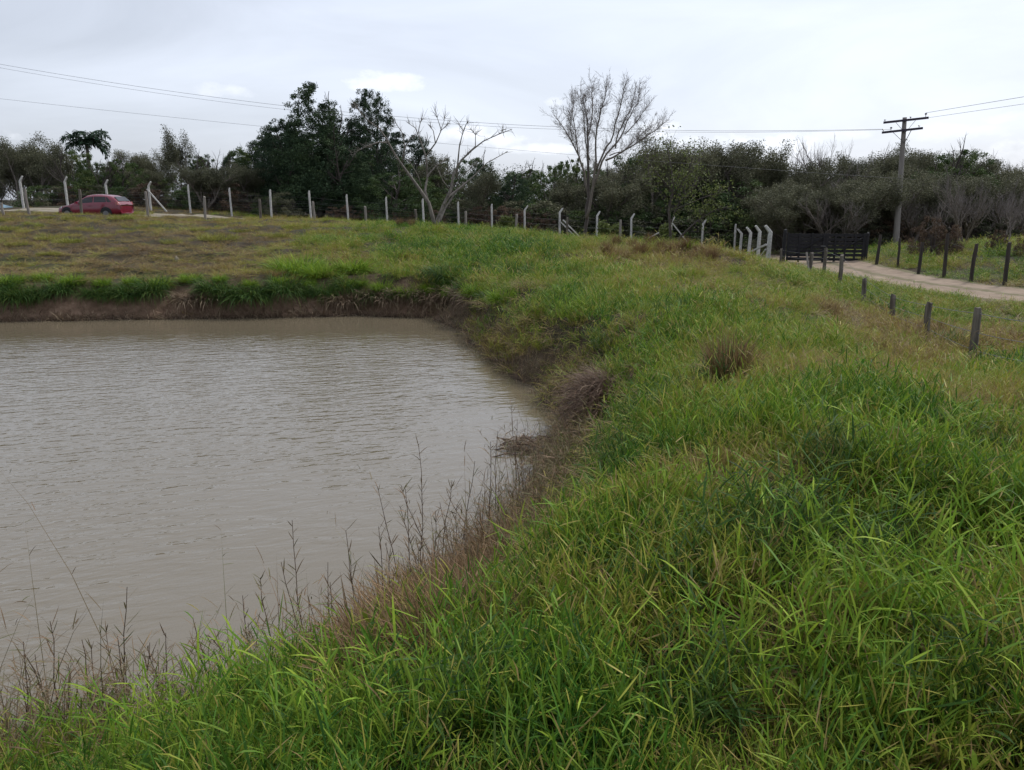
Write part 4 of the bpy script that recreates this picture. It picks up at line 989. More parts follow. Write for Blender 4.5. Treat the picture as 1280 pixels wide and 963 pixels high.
put_tree('olive2', 250, 206, 58.5, "pale olive shrubby tree behind the white posts right of the red car", w=1.5, cat="tree")
put_tree('green1', 300, 178, 66, "green tree with a brushy top between the airy tree and the tall evergreen", w=1.0)
put_tree('green0', 716, 182, 66, "small round green tree directly behind the trunk of the tall bare tree", w=.7)
put_tree('olive1', 822, 166, 64, "airy tree with feathery top right of the tall bare tree", w=1.0)
put_tree('olive2', 880, 176, 66, "sparse olive tree with tufted top above the white gate posts", w=1.0)
put_tree('olive0', 930, 182, 70, "sparse olive tree with drooping tufts beneath the large low cloud", w=1.0)
put_tree('bare1', 1062, 168, 68, "thin grey leafless tree top left of the utility pole", w=.9)
put_tree('bare0', 1094, 176, 70, "small grey leafless tree top just left of the utility pole", w=.8)
put_tree('green2', 1200, 170, 64, "dense green tree rising above the others right of the utility pole", w=1.0)
put_tree('bare2', 1216, 206, 43, "pale grey leafless tree standing behind the dark fence posts on the embankment", w=.85)
put_tree('bare1', 1268, 236, 41, "pale leafless tree at the right edge of the embankment", w=.95)
put_tree('bare0', 1182, 246, 45, "low leafless tree left of the pale grey one on the embankment", w=1.0)
put_tree('olive1', 1046, 232, 52, "thin forked tree rising right behind the black gate", w=1.1)
put_tree('olive0', 1150, 216, 52, "grey-green tree right of the utility pole", w=1.1)

SKY = [(-120, 190), (0, 188), (60, 178), (100, 185), (160, 200), (200, 198), (260, 192), (320, 182), (340, 170), (470, 165), (500, 172), (530, 188), (600, 188), (660, 196), (700, 198), (740, 196), (800, 190), (860, 188), (950, 192), (1000, 194), (1050, 188), (1100, 190), (1180, 186), (1220, 192), (1290, 192), (1420, 190)]
def skyl(px): return -9 + float(np.interp(px, [a for a, b in SKY], [b for a, b in SKY]))
def zone_pick(px):
    if px < 130: return ['olive0', 'olive1', 'olive2', 'green2'], 'left'
    if px < 330: return ['green0', 'green1', 'green2', 'dark1', 'olive2'], 'left'
    if px < 500: return ['dark1', 'dark0', 'green0', 'dark1'], 'mid'
    if px < 700: return ['green0', 'green1', 'dark1', 'green2', 'olive0'], 'mid'
    if px < 960: return ['olive0', 'olive1', 'olive2', 'green1', 'green2'], 'right'
    if px < 1180: return ['olive1', 'olive2', 'bare0', 'green0', 'olive0'], 'right'
    return ['dark1', 'olive1', 'bare1', 'olive2'], 'far'
BINS = [(60, "at the far left edge"), (165, "behind the red car"), (260, "behind the braced white post"), (340, "left of the tallest evergreen"), (450, "beneath the tallest evergreen"), (545, "left of the bleached tree"), (640, "right of the bleached tree"),
        (720, "left of the tall bare tree"), (800, "right of the tall bare tree"), (880, "behind the light-leaved tree"), (960, "above the gate-side posts"), (1060, "behind the black gate"), (1130, "left of the utility pole"), (1200, "right of the utility pole"), (9999, "at the right edge")]
def where(px): return next(t for lim, t in BINS if px < lim)
LOOK = {'dark': 'dark evergreen', 'gree': 'bushy green', 'oliv': 'sparse olive-brown', 'bare': 'grey leafless'}
ROW = {0: 'low front-row', 1: 'middle-row', 2: 'back-row'}
for row, (Y0, step, dy, w) in enumerate([(61.5, 47, 32, 1.05), (68, 44, 12, 1.0), (78, 52, 2, .95)]):
    px = -110 + row * 17
    while px < 1400:
        ks, zn = zone_pick(px); k = random.choice(ks); Y = Y0 + random.uniform(-2, 3)
        top = skyl(px) + dy + random.uniform(-7, 14)
        if k[:4] == 'bare': top -= 3
        put_tree(k, px, top, Y, "%s %s tree in the wood, %s" % (ROW[row], LOOK[k[:4]], where(px)), group="trees of the wood behind the fence", w=w * random.uniform(.85, 1.25) * (1.25 if row == 0 else 1))
        px += step * random.uniform(.75, 1.2)
# the embankment's and hollow's understorey on the right
for i in range(20):
    px = 985 + i * 17 + random.uniform(-6, 6); Y = random.uniform(52, 58); k = random.choice(['olive0', 'olive1', 'olive2', 'bare0', 'bare2'])
    put_tree(k, px, random.uniform(215, 245), Y, "low %s shrub in the hollow, %s" % (LOOK[k[:4]], where(px)), group="shrubby trees in the hollow", w=1.5)
# bushes along the concrete fence
def bush(k, px, top, Y, label, w=1.0, group=None): return put_tree(k, px, top, Y, label, "bush", group, w)
for i, (px, top) in enumerate([(596, 258), (618, 257), (640, 259), (664, 263), (684, 266)]):
    bush('brownbush%d' % (i % 2), px, top, 59.2, "reddish-brown withered bush massed behind the fence between the two leafless trees", 1.0, "reddish-brown bushes behind the fence")
bush('oliveb' + 'bush0', 352, 240, 58.3, "olive bush between two white posts below the tall evergreen", 1.1)
bush('greenb' + 'bush1', 335, 244, 58.8, "green bush behind the concrete fence left of the olive one", 1.1)
for i, (px, top) in enumerate([(415, 258), (438, 256), (462, 262), (498, 262), (512, 264), (545, 262)]):
    bush('brownbush%d' % (i % 2), px, top, 58.8 + .4 * (i % 3), "low brown bush behind the posts below the tall evergreen", 1.0, "low brown bushes behind the white posts")
for i, px in enumerate(range(44, 330, 24)):
    k = ['greenbbush0', 'olivebbush1', 'brownbush0', 'olivebbush0'][i % 4]
    bush(k, px + random.uniform(-5, 5), random.uniform(228, 240), 60, "%s bush under the left trees, %s" % ({'g': 'green', 'o': 'olive', 'b': 'brown'}[k[0]], where(px)), 1.3, "%s bushes at the left behind the fence" % {'g': 'green', 'o': 'olive', 'b': 'brown'}[k[0]])
for i, px in enumerate(range(560, 1000, 26)):
    k = ['greenbbush0', 'olivebbush1', 'greenbbush1', 'olivebbush0'][i % 4]
    bush(k, px + random.uniform(-5, 5), random.uniform(248, 262) if px < 700 else random.uniform(255, 270), 61, "%s bush under the wood, %s" % ({'g': 'green', 'o': 'olive'}[k[0]], where(px)), 1.5, "%s bushes under the middle of the tree line" % {'g': 'green', 'o': 'olive'}[k[0]])
for i, (px, top, Y) in enumerate([(1166, 270, 38), (1186, 280, 38), (1250, 286, 37), (1290, 284, 35)]):
    bush('brownbush%d' % (i % 2), px, top, Y, "withered brown bush on the embankment, " + ["upright and nearest the utility pole", "squat, second from the utility pole", "behind the last dark posts", "cut off by the right edge"][i], .7, "withered bushes on the embankment")
for i in range(12):
    bush(['olivebbush0', 'brownbush1', 'greenbbush0'][i % 3], 990 + i * 28, random.uniform(262, 280), 53 + i % 3, "%s undergrowth bush in the shade beyond the gate, %s" % (['olive', 'brown', 'green'][i % 3], where(990 + i * 28)), 1.7, "%s undergrowth bushes beyond the gate" % ['olive', 'brown', 'green'][i % 3])

# distant wood closing the view
def far_wood():
    n = 170000; px = rng.uniform(-260, 1540, n); Y = rng.uniform(92, 118, n); sk = np.interp(px, [a for a, b in SKY], [b for a, b in SKY]) + 20
    P = np.empty((n, 3)); d = np.stack([(px - 640) / 960.0, np.zeros(n), np.zeros(n)], 1); ytop = sk + 12 * vnoise(px / 40, Y / 9, 1, 5) + 6 * vnoise(px / 12, Y / 3, 1, 6)
    s_, c_ = math.sin(PITCH), math.cos(PITCH); v = (481.5 - ytop) / 960; dy = c_ + v * s_; dz = -s_ + v * c_; t = Y / dy
    P[:, 0] = (px - 640) / 960 * t; P[:, 1] = Y; zt = CAM_H + dz * t; f = rng.random(n) ** .7; P[:, 2] = -1.0 + (zt + 1.0) * f
    V, Q, a, b = leaf_quads(P, rng.uniform(.06, .12, n), None, (vnoise(P[:, 0], P[:, 2], 2.5, 8) + 1) / 2)
    m = leaf_mat("far_wood_leaf", [(0, (.040, .050, .038)), (.5, (.068, .076, .055)), (1, (.105, .108, .078))], inst=False, tint=.45, spread=.9, trans=.1)
    tag(link("far_wood", mesh_np("far_wood", V, [Q], m, {'rnd': a, 'rnd2': b})), kind='stuff')
far_wood()

# palm
p = at(106, 180, 66); gz = h1(p[0], 66); ph = at(106, 179, 66)[2] - gz
root = empty("palm_tree", (p[0], 66, gz), "palm with arching fronds showing above the left tree line", "palm tree")
t = np.linspace(0, 1, 8); MB().tube(np.stack([.15 * np.sin(t * 2), 0 * t, -.2 + (ph + .2) * t], 1), .16 - .04 * t, 9).build("trunk", M['bark'], root, smooth=True)
for k in range(17):
    B = BL(); a = k * 2.4; e0 = 1.25 - .075 * k; L_ = 2.4 + .3 * math.sin(k * 3); n = 22; tt = np.linspace(0, 1, n); C = [np.array([.14, 0, ph])]; es = []
    for j in range(1, n):
        e = e0 - 1.9 * tt[j] ** 1.4; es.append(e); C.append(C[-1] + np.array([math.cos(e) * math.cos(a), math.cos(e) * math.sin(a), math.sin(e)]) * L_ / n)
    C = np.array(C); MB_ = MB(); MB_.tube(C, np.linspace(.035, .008, n), 4, cap=False)
    idx = np.repeat(np.arange(3, n), 4); bs = C[idx]; sg = np.tile([-1, -1, 1, 1], n - 3); ln = .62 * np.sin(np.pi * (.15 + .8 * tt[idx])) + .1
    B.add(blades(bs, a + sg * 1.15 + rng.normal(0, .12, len(idx)), np.full(len(idx), .1) + rng.normal(0, .3, len(idx)), ln, np.full(len(idx), .10), np.full(len(idx), 1.1), 3))
    fr = link("frond", B.mesh("frond", M['palm_leaf']), root); MB_.build("rib", M['palm_leaf'], fr)

# bleached leafless tree traced limb by limb
Yd = 40.0
pz = lambda X, Y_, dy=0: at(300 + X / 3.556, 80 + Y_ / 3.556, Yd + dy)
base = pz(868, 722); bz = h1(base[0], Yd)
root = empty("leafless_tree", (base[0], Yd, bz), "bleached leafless tree with two spreading white-grey limbs in the green field", "tree")
limbs = [([(868, 735), (860, 690), (838, 620), (800, 560), (765, 515), (725, 455), (690, 395), (655, 335), (618, 285), (580, 258), (545, 228), (500, 170)], .125, .012, -1.6),
         ([(874, 735), (882, 690), (905, 625), (935, 560), (952, 495), (985, 430), (1030, 380), (1080, 342), (1140, 318), (1210, 290)], .12, .014, .4),
         ([(835, 615), (822, 560), (832, 500), (870, 455), (920, 420)], .09, .02, 1.0), ([(832, 500), (826, 410), (800, 340), (778, 290), (740, 258)], .06, .012, 1.5),
         ([(826, 410), (868, 350), (895, 295), (930, 262)], .045, .012, -1), ([(868, 350), (862, 300), (840, 270)], .03, .01, .3), ([(895, 295), (885, 250), (868, 215)], .025, .008, -.5), ([(890, 300), (905, 255), (912, 225)], .02, .007, .5),
         ([(790, 315), (806, 270), (812, 230)], .03, .01, 1.5), ([(720, 445), (733, 370), (718, 310), (690, 260)], .05, .012, -.8), ([(733, 370), (757, 335), (785, 320)], .03, .01, -1.2),
         ([(655, 350), (610, 348), (560, 362), (520, 385), (500, 415)], .045, .01, -2.4), ([(610, 348), (590, 362), (575, 372)], .02, .006, -2), ([(905, 625), (930, 590), (985, 545), (1040, 500), (1100, 440), (1190, 390)], .08, .015, 1.8),
         ([(962, 505), (962, 440), (975, 370), (992, 300), (965, 252)], .06, .012, -1.2), ([(990, 305), (1005, 265), (1012, 262)], .03, .008, -1), ([(1010, 400), (1045, 370), (1046, 315), (1022, 288)], .04, .01, .8),
         ([(1046, 318), (1058, 300)], .02, .006, .9), ([(1140, 318), (1165, 300), (1172, 290)], .02, .006, .5), ([(806, 545), (790, 490), (752, 430)], .035, .01, -1.5), ([(960, 560), (975, 500), (1015, 465), (1055, 438)], .045, .01, 2.2),
         ([(930, 555), (905, 520), (872, 452)], .03, .012, 1.6), ([(545, 228), (530, 205), (505, 195)], .02, .006, -1.6), ([(870, 712), (890, 690), (915, 640), (955, 575), (1000, 530)], .07, .03, 1.1)]
twb = MB(); g = np.random.default_rng(5)
for k, (pp, r0, r1, dy) in enumerate(limbs):
    n = len(pp); dd = np.linspace(0, 1, n) * dy if k < 2 else np.full(n, dy * .7) + np.linspace(0, .3, n) * np.sign(dy)
    if k in (2, 13, 23): dd = np.linspace(0, 1, n) * dy
    P = np.array([pz(a, b, q) - [base[0], Yd, bz] for (a, b), q in zip(pp, dd)]); P[:, 1] = dd
    P[1:-1] += g.normal(0, .03, (n - 2, 3))
    if k < 2: P[0, 2] = -.15
    MB().tube(P, r1 + (r0 * .92 - r1) * np.linspace(1, 0, n) ** 1.25, 7).build("trunk" if k < 2 else "branch", M['bark_pale'], root, smooth=True)
    m = 6 + 2 * n
    for _ in range(m):
        i = g.integers(n // 2, n - 1) if n > 2 else 0; q = P[i] + (P[i + 1] - P[i]) * g.random(); d = (P[i + 1] - P[i]); d /= np.linalg.norm(d); d = d * .6 + g.normal(0, .5, 3) + [0, 0, .35]; d /= np.linalg.norm(d); L_ = g.uniform(.15, .55)
        q2 = q + d * L_ * .5 + g.normal(0, .03, 3); q3 = q2 + (d + g.normal(0, .3, 3)) * L_ * .5; twb.tube([q, q2, q3], [.010, .007, .003], 4, cap=False)
twb.build("twigs", M['bark_pale'], root)

# tall bare tree with a fan-shaped crown

Yb = 34.0; base = at(732, 300, Yb); bz = h1(base[0], Yb)
root = empty("leafless_tree", (base[0], Yb, bz), "tall slender bare tree with a fan-shaped crown of fine twigs against the sky", "tree")
g = np.random.default_rng(12); tb = MB(); br = MB(); tw = MB()
fx = lambda px, py, dy=0.0: (at(px, py, Yb + dy) - [base[0], Yb, bz])
def px2(X, Y_):
    k = .93 if Y_ < 600 else 1 - .16 * (1 - (Y_ - 600) / 305)
    X = 362 + (X - 362) * (k if Y_ < 600 else 1); Y_ = 905 + (Y_ - 905) * .915; return (640 + X / 3.853, 80 + Y_ / 3.853)
stems = [([(350, 905), (350, 830), (362, 720), (368, 600), (372, 470), (368, 360), (372, 260), (350, 150), (335, 60)], .115, .4), ([(358, 730), (385, 600), (402, 470), (405, 340), (412, 220), (445, 110), (455, 25)], .075, -.5),
         ([(368, 600), (350, 480), (318, 390), (285, 320), (245, 250), (205, 195)], .06, .8), ([(318, 390), (310, 300), (290, 190), (300, 90)], .035, .4), ([(402, 480), (440, 380), (480, 300), (505, 200), (530, 90), (540, 30)], .055, -.8),
         ([(385, 600), (450, 420), (505, 360), (560, 290), (590, 200), (640, 130), (650, 60)], .06, 1.0), ([(450, 420), (530, 380), (610, 320), (690, 260), (755, 200)], .05, -1.2), ([(560, 290), (620, 230), (690, 140)], .03, .6), ([(372, 300), (400, 200), (400, 90), (405, 40)], .035, .9),
         ([(370, 420), (340, 300), (330, 180), (310, 70)], .03, -1.0), ([(505, 360), (520, 260), (575, 160), (600, 60)], .035, -.6), ([(480, 400), (560, 370), (640, 300), (700, 230)], .03, .4), ([(285, 320), (270, 230), (285, 130)], .025, -.2)]
def twigs(q, d, L_, r, lv):
    n = 4; P = [q]
    for _ in range(n): d = d + g.normal(0, .13, 3) + [0, 0, .07]; d /= np.linalg.norm(d); P.append(P[-1] + d * L_ / n)
    P = np.array(P); tw.tube(P, np.linspace(r, r * .5, n + 1), 3, cap=False)
    if lv:
        for k in range(4 if lv > 1 else 3):
            i = g.integers(1, n); dd = d + g.normal(0, .6, 3); twigs(P[i], dd / np.linalg.norm(dd), L_ * g.uniform(.35, .6), r * .72, lv - 1)
for k, (pp, r0, dy) in enumerate(stems):
    n = len(pp); P = np.array([fx(*px2(a, b)) for a, b in pp]); f = np.linspace(0, 1, n); y = dy * f * 1.2 if k < 2 else dy * (.5 + f)
    P *= (1 + y / Yb)[:, None] ** 1; P[:, 1] = y
    P = np.array([np.interp(np.linspace(0, n - 1, n * 2), np.arange(n), P[:, c]) for c in range(3)]).T; P[1:-1] += g.normal(0, .02, (len(P) - 2, 3))
    if k == 0: P[0, 2] = -.15
    rr = np.linspace(r0 * .85, .010, len(P)); MB().tube(P, rr, 7).build("trunk" if k < 1 else "branch", M['bark_dark' if k < 1 else 'bark'], root, smooth=True)
    for j in range(int(len(P) * 3.8)):
        lo = len(P) * (.52 if k < 2 else .2); i = int(g.uniform(lo, len(P) - 1)); d = P[i + 1] - P[i]; d /= np.linalg.norm(d); d = d + g.normal(0, .55, 3); d[2] = abs(d[2]) + .1; d /= np.linalg.norm(d)
        twigs(P[i], d, g.uniform(.35, .8), .0062, 2)
    twigs(P[-1], (P[-1] - P[-3]) / np.linalg.norm(P[-1] - P[-3]), .4, .008, 2)
tw.build("twigs", M['bark_twig'], root)

# small-leaved tree with a leaning trunk on the brown crest
Yl = 33.0; base = at(838, 305, Yl); bz = h1(base[0], Yl)
root = empty("light_leaved_tree", (base[0], Yl, bz), "thin tree with sparse pale leaves and a leaning second stem on the brown crest", "tree")
tips = []; bl = MB()
g = np.random.default_rng(77)
P0 = [[(838, 312), (838, 290), (836, 262), (842, 235), (838, 205), (832, 175)], [(838, 312), (848, 298), (862, 283), (878, 270), (892, 262), (905, 258)], [(838, 285), (850, 255), (868, 235), (885, 215)], [(842, 240), (822, 215), (808, 195)], [(840, 245), (858, 215), (862, 185)], [(878, 270), (886, 250), (900, 235)], [(844, 262), (872, 248), (896, 240)], [(850, 255), (852, 228), (880, 195)]]
for k, pp in enumerate(P0):
    dy = [0, -.6, .7, .5, -.7, -.2, -.9, 0.2][k]; n = len(pp); P = np.array([fx_ - [base[0], Yl, bz] for fx_ in [at(a, b, Yl) for a, b in pp]]); P[:, 1] = np.linspace(0, 1, n) * dy
    if k > 1: P[:, 1] += dy * .3
    if k < 2: P[0, 2] = -.1
    MB().tube(P, np.linspace(.075 if k == 0 else .05 if k == 1 else .028, .01, n), 6).build("trunk" if k < 2 else "branch", M['bark_dark'], root, smooth=True)
    for _ in range(26):
        i = g.integers(max(0, n // 2 - 1), n - 1); q = P[i] + (P[i + 1] - P[i]) * g.random(); d = g.normal(0, 1, 3) + [0, 0, .4]; d /= np.linalg.norm(d); e = q + d * g.uniform(.25, .85); bl.tube([q, (q + e) / 2 + g.normal(0, .04, 3), e], [.008, .006, .003], 3, cap=False); tips += [e, (q + e) / 2]
bl.build("twigs", M['bark_dark'], root)
link("crown", tip_crown("crown", np.array(tips), 6, (.03, .065), .13, 'light_leaf', 3, .9), root)
# pale green shrubs by the concrete fence
for px, top, base_py, Y, lab in ((755, 270, 298, 52.5, "pale green shrub between white posts right of the tall bare tree"), (825, 273, 300, 54, "small pale green shrub left of the leaning tree"), (640, 263, 290, 57.0, "small pale green shrub among the reddish-brown bushes")):
    p = at(px, top, Y); gz = h1(p[0], Y); hh = p[2] - gz; root = empty("shrub", (p[0], Y, gz), lab, "shrub")
    segs, tips = branchy(hh * .55, .025, 3, (6, 4), (.6, .6), (.6, .5), up=.3, seed=int(px), stems=2); a_, _ = wood_meshes(segs, 9, 'bark'); link("stem", a_, root)
    link("foliage", tip_crown("foliage", tips, 12, (.05, .11), .16, 'light_leaf', 5, .95), root)

# ------------------------------------------------------------------ tussocks, reeds, debris
def tussock_mesh(n, h, w, spread, mat, elev=(.5, 1.5), curve=(.6, 2.0), lw=(.010, .020)):
    return tuft_fine("tussock", n=n, h=h, w=lw, spread=spread, elev=elev, curve=curve, mat=M[mat], seg=4)
def tussock(me, px, py, z, label, group=None, s=1.0, name="grass_tussock"):
    p = hit(px, py); g = h1(p[0], p[1]); o = link(name, me, None, (p[0], p[1], g)); o.rotation_euler = (0, 0, random.uniform(0, 6.28))
    o.scale = (s * random.uniform(.9, 1.15), s * random.uniform(.9, 1.15), s * random.uniform(.85, 1.15)); return tag(o, label, "grass tussock", group)
big = tussock_mesh(1500, (.35, .85), 1, .48, 'tussock'); mid = tussock_mesh(800, (.3, .7), 1, .34, 'tussock')
drk = [tussock_mesh(750, (.35, .85), 1, .34, 'tussock_dark', elev=(.1, 1.45), curve=(.9, 2.4)) for _ in range(3)]
tussock(big, 372, 345, 1.15, "large bright green tussock standing highest on the far bank", s=1.45)
tussock(mid, 400, 346, 1.2, "bright green tussock touching the right side of the largest one", s=1.15)
tussock(mid, 440, 340, 1.2, "smaller light green tussock right of the largest one", s=1.1)
tussock(mid, 520, 336, 1.2, "green tussock in the middle of the far bank, left of the darker pair", s=.75)
tussock(drk[0], 558, 348, 1.1, "dark green tussock above the brown far bank below the bleached tree", s=1.0)
tussock(drk[1], 540, 345, 1.1, "dark green tussock just left of its twin below the bleached tree", s=.8)
tussock(drk[2], 648, 344, 1.1, "dark green tussock right of the others at the head of the pond", s=.95)
tussock(drk[1], 668, 346, 1.15, "dark tussock furthest right above the head of the pond", s=.75)
for px in [q for q in range(-30, 215, 16) if q % 7 not in (0, 3)] + list(range(262, 420, 24)):
    tussock(drk[random.randrange(3)], px + random.uniform(-5, 5), 370 + random.uniform(-6, 4) - (2 if px > 240 else 0), .9, "dark tussock on the far bank, below %s" % ("the left edge posts" if px < 60 else "the red car" if px < 165 else "the braced white post" if px < 240 else "the plain white posts" if px < 320 else "the largest bright tussock"), "tussocks hanging over the far bank", s=random.uniform(.5, 1.15))
for i, px in enumerate(range(432, 640, 15)):
    tussock((drk[i % 3], mid)[i % 2], px, 365 + random.uniform(-8, 8) + (4 if px > 560 else 0), 0, "%s green tussock at the pond's head, %s" % ("light" if i % 2 else "dark", "left half" if px < 530 else "right half"), "green tussocks at the head of the pond", s=random.uniform(.55, .85))
for i, px in enumerate(range(-20, 420, 37)):
    tussock(mid, px, 355 + random.uniform(-5, 5), 0, "light green tussock along the lip of the far bank", "light tussocks on the lip of the far bank", s=random.uniform(.45, .75))
for px in list(range(225, 262, 12)) + list(range(420, 600, 16)):
    tussock(tuft_fine("tussock", n=260, h=(.25, .6), w=(.008, .016), spread=.3, elev=(-.2, 1.2), curve=(.8, 2.2), mat=M['straw'], seg=3) if px == 225 else STRAWT, px, 370 + random.uniform(-5, 8), .7, ("withered tussock on the far bank, " + ("left of the largest bright tussock" if px < 350 else "right of the largest bright tussock" if px < 500 else "near the head of the pond")), "withered tussocks on the far bank", s=random.uniform(.8, 1.2)) if px != 225 else None
    if px == 225: STRAWT = tuft_fine("tussock", n=320, h=(.25, .6), w=(.008, .016), spread=.3, elev=(-.2, 1.2), curve=(.8, 2.2), mat=M['straw'], seg=3)
bru = tuft_fine("tussock", n=420, h=(.25, .62), w=(.004, .008), spread=.13, elev=(1.05, 1.57), curve=(.05, .5), mat=M['brush'], seg=3)
tussock(bru, 910, 478, 1.45, "upright feathery brown tuft rising from the green slope", s=1.0)
bru2 = tuft_fine("tussock", n=700, h=(.2, .5), w=(.004, .008), spread=.3, elev=(.5, 1.5), curve=(.2, 1.3), mat=M['brush'], seg=3)
tussock(bru2, 1190, 556, 1.3, "low reddish-brown tussock on the right of the slope", s=.8)
tussock(bru2, 1010, 910, 1.6, "yellow-brown tussock at the bottom of the slope near the camera", s=.5)
tussock(bru2, 1085, 800, 1.6, "brown matted tussock right of the dark hollow in the foreground grass", s=.45)
tussock(bru2, 560, 790, .55, "brown matted tussock at the water's edge in the foreground", s=1.2)
for px, py in ((520, 770), (540, 812), (585, 812), (505, 838), (462, 872), (612, 742), (598, 848), (430, 852), (560, 745), (640, 700), (545, 860)):
    tussock(bru2, px, py, 0, "brown tuft on the near shore, " + ("left of the stalks" if px < 480 else "under the tallest stalks"), "brown matted tufts on the near shore", s=random.uniform(.8, 1.15))
tussock(bru2, 600, 760, .7, "brown tussock on the bank just above the foreground one", s=.9)
tussock(mid, 1130, 610, 1.4, "bright green tussock in the middle of the right slope", s=.7)
tussock(mid, 1262, 640, 1.4, "bright green tussock at the right edge of the slope", s=.75)

mound = [tuft_fine("tussock", n=900, h=(.12, .34), w=(.007, .014), spread=.62, elev=(.3, 1.5), curve=(.2, 1.6), mat=leaf_mat("mound_blade", [(0, (.13, .155, .025)), (.5, (.26, .27, .050)), (1, (.36, .32, .10))], inst=False, tint=.5, spread=.8, trans=.25, obj_rand=.4), seg=3)]
for i, (px, py, s_) in enumerate([(8, 287, 1.1), (38, 290, 1), (60, 299, 1), (86, 303, 1.1), (60, 273, .9), (92, 274, 1.1), (112, 277, 1.2), (152, 274, 1.3), (186, 279, 1), (160, 291, .9), (272, 299, 1.4), (214, 304, .9), (236, 276, .9), (285, 278, 1.3), (322, 275, 1.5), (20, 306, .8), (130, 296, .9), (205, 288, 1), (300, 290, .9), (345, 296, 1.1), (4, 276, 1), (100, 288, 1.1), (250, 288, .8), (370, 284, 1.3), (400, 292, 1.2), (60, 318, .7), (148, 313, .7), (80, 267, 1), (100, 268, 1.1), (122, 268, 1.2), (142, 268, 1.1), (160, 267, 1.3), (178, 268, 1.3)]):
    tussock(mound[0], px, py, 0, "low grass mound in the dry field, below %s" % ("the left edge posts" if px < 60 else "the red car" if px < 165 else "the braced white post" if px < 240 else "the plain white posts"), "grass mounds in the dry field", s=s_ * .85, name="grass_mound")
for i, (px, py) in enumerate([(770, 308), (790, 312), (812, 309), (826, 314), (845, 316), (858, 312), (872, 318), (800, 320), (835, 322), (500, 283), (515, 284), (890, 326), (758, 318)]):
    tussock(bru, px, py, 0, "feathery tuft %s" % ("at the foot of the bleached leafless tree" if px < 600 else "on the crest right of the tall bare tree" if px < 805 else "on the crest at the foot of the light-leaved tree" if px < 850 else "on the crest right of the light-leaved tree"), "feathery brown tufts on the crest", s=random.uniform(.8, 1.1))

for i, (px, py) in enumerate([(1232, 436), (1210, 440), (1170, 424), (1150, 420), (1122, 404), (1098, 396), (1250, 452), (1188, 436), (1268, 440), (1136, 414)]):
    tussock((bru2, drk[1], bru)[i % 3], px, py, 0, "%s tussock among the grey roadside posts" % ("brown", "dark green", "feathery")[i % 3], "tussocks along the roadside fence", s=random.uniform(.7, 1.0))

lush = [tuft_leafy("grass_clump", ns=75, h=(.30, .62), leaf=(.12, .27), lw=(.008, .015), nl=7, spread=q, lean=.62, seg=3, mat=M[m_]) for q, m_ in ((.38, 'tussock'), (.30, 'tussock_dark'), (.34, 'tussock'))]
CLUMPS = [(700, 760, 1), (770, 690, 0), (840, 740, 1), (960, 700, 1), (900, 650, 0), (1030, 760, 0), (1130, 740, 1), (1220, 800, 0), (1120, 860, 0), (960, 880, 0), (850, 900, 1), (720, 900, 0), (600, 930, 1), (1240, 920, 1), (790, 600, 1), (1060, 600, 1), (1130, 600, 0), (1180, 660, 1), (1040, 660, 0),
          (870, 560, 0), (820, 520, 1), (1250, 600, 1), (480, 935, 2), (360, 935, 0), (240, 945, 2), (120, 950, 0), (760, 440, 1), (840, 400, 1), (720, 400, 0), (900, 480, 1), (1240, 700, 2), (1000, 560, 2)]
for i, (px, py, q) in enumerate(CLUMPS):
    wh = "at the bottom of the photo" if py > 890 else "on the upper part of the bank" if py < 530 else "in the lower middle of the bank" if px < 900 else "on the right side of the bank"
    tussock(lush[q], px, py, 0, "%s leafy grass clump %s" % (("bright green", "dark green", "fresh green")[q], wh), "leafy grass clumps on the bank", s=random.uniform(.62, .85), name="grass_clump")

# pale stone in the dry field
p = hit(221, 327); g = np.random.default_rng(3)
bm_ = MB(); a = np.arange(8) / 8 * 6.283
rings = [(.0, .10), (.07, .13), (.16, .11), (.22, .05)]
V = [[math.cos(q) * r * g.uniform(.8, 1.2), math.sin(q) * r * g.uniform(.7, 1), z * g.uniform(.9, 1.1) - .03] for z, r in rings for q in a] + [[0, 0, .24]]
bm_.add(V, [[i * 8 + j, i * 8 + (j + 1) % 8, (i + 1) * 8 + (j + 1) % 8, (i + 1) * 8 + j] for i in range(3) for j in range(8)], [[32, 24 + j, 24 + (j + 1) % 8] for j in range(8)])
st_ = bm_.build("stone", M['pale_road'], None, True, (p[0], p[1], h1(p[0], p[1]))); st_.scale = (.7, .7, .8)
tag(st_, "small pale stone lying in the dry field beyond the far bank", "stone")

# hanging clump of dead grass on the right bank
def dead_clump():
    p = hit(742, 505); cx, cy = p[0], p[1]; n = 3200; B = BL()
    a = rng.uniform(0, 6.283, n); r = np.sqrt(rng.random(n)); X = cx + .30 * r * np.cos(a); Y_ = cy + .85 * r * np.sin(a); Zt = hz(X, Y_) + .30 * (1 + .5 * vnoise(X, Y_, .25, 3)) * np.sqrt(np.maximum(0, 1 - r * r)) * rng.uniform(.6, 1, n)
    az = np.where(rng.random(n) < .55, np.pi + rng.normal(0, .8, n), rng.uniform(0, 6.283, n))
    B.add(blades(np.stack([X, Y_, Zt], 1) - [cx, cy, h1(cx, cy)], az, rng.uniform(-.3, .9, n), rng.uniform(.15, .6, n), rng.uniform(.004, .010, n), rng.uniform(.2, 2.4, n), 3))
    m = leaf_mat("dead_red_straw", [(0, (.060, .032, .020)), (.5, (.130, .078, .052)), (1, (.250, .180, .120))], inst=False, tint=.5, spread=.9, trans=.1)
    o = link("dead_grass_clump", B.mesh("dead_grass_clump", m), None, (cx, cy, h1(cx, cy)))
    tag(o, "reddish-brown heap of dead grass hanging over the right bank", "dead grass")
dead_clump()

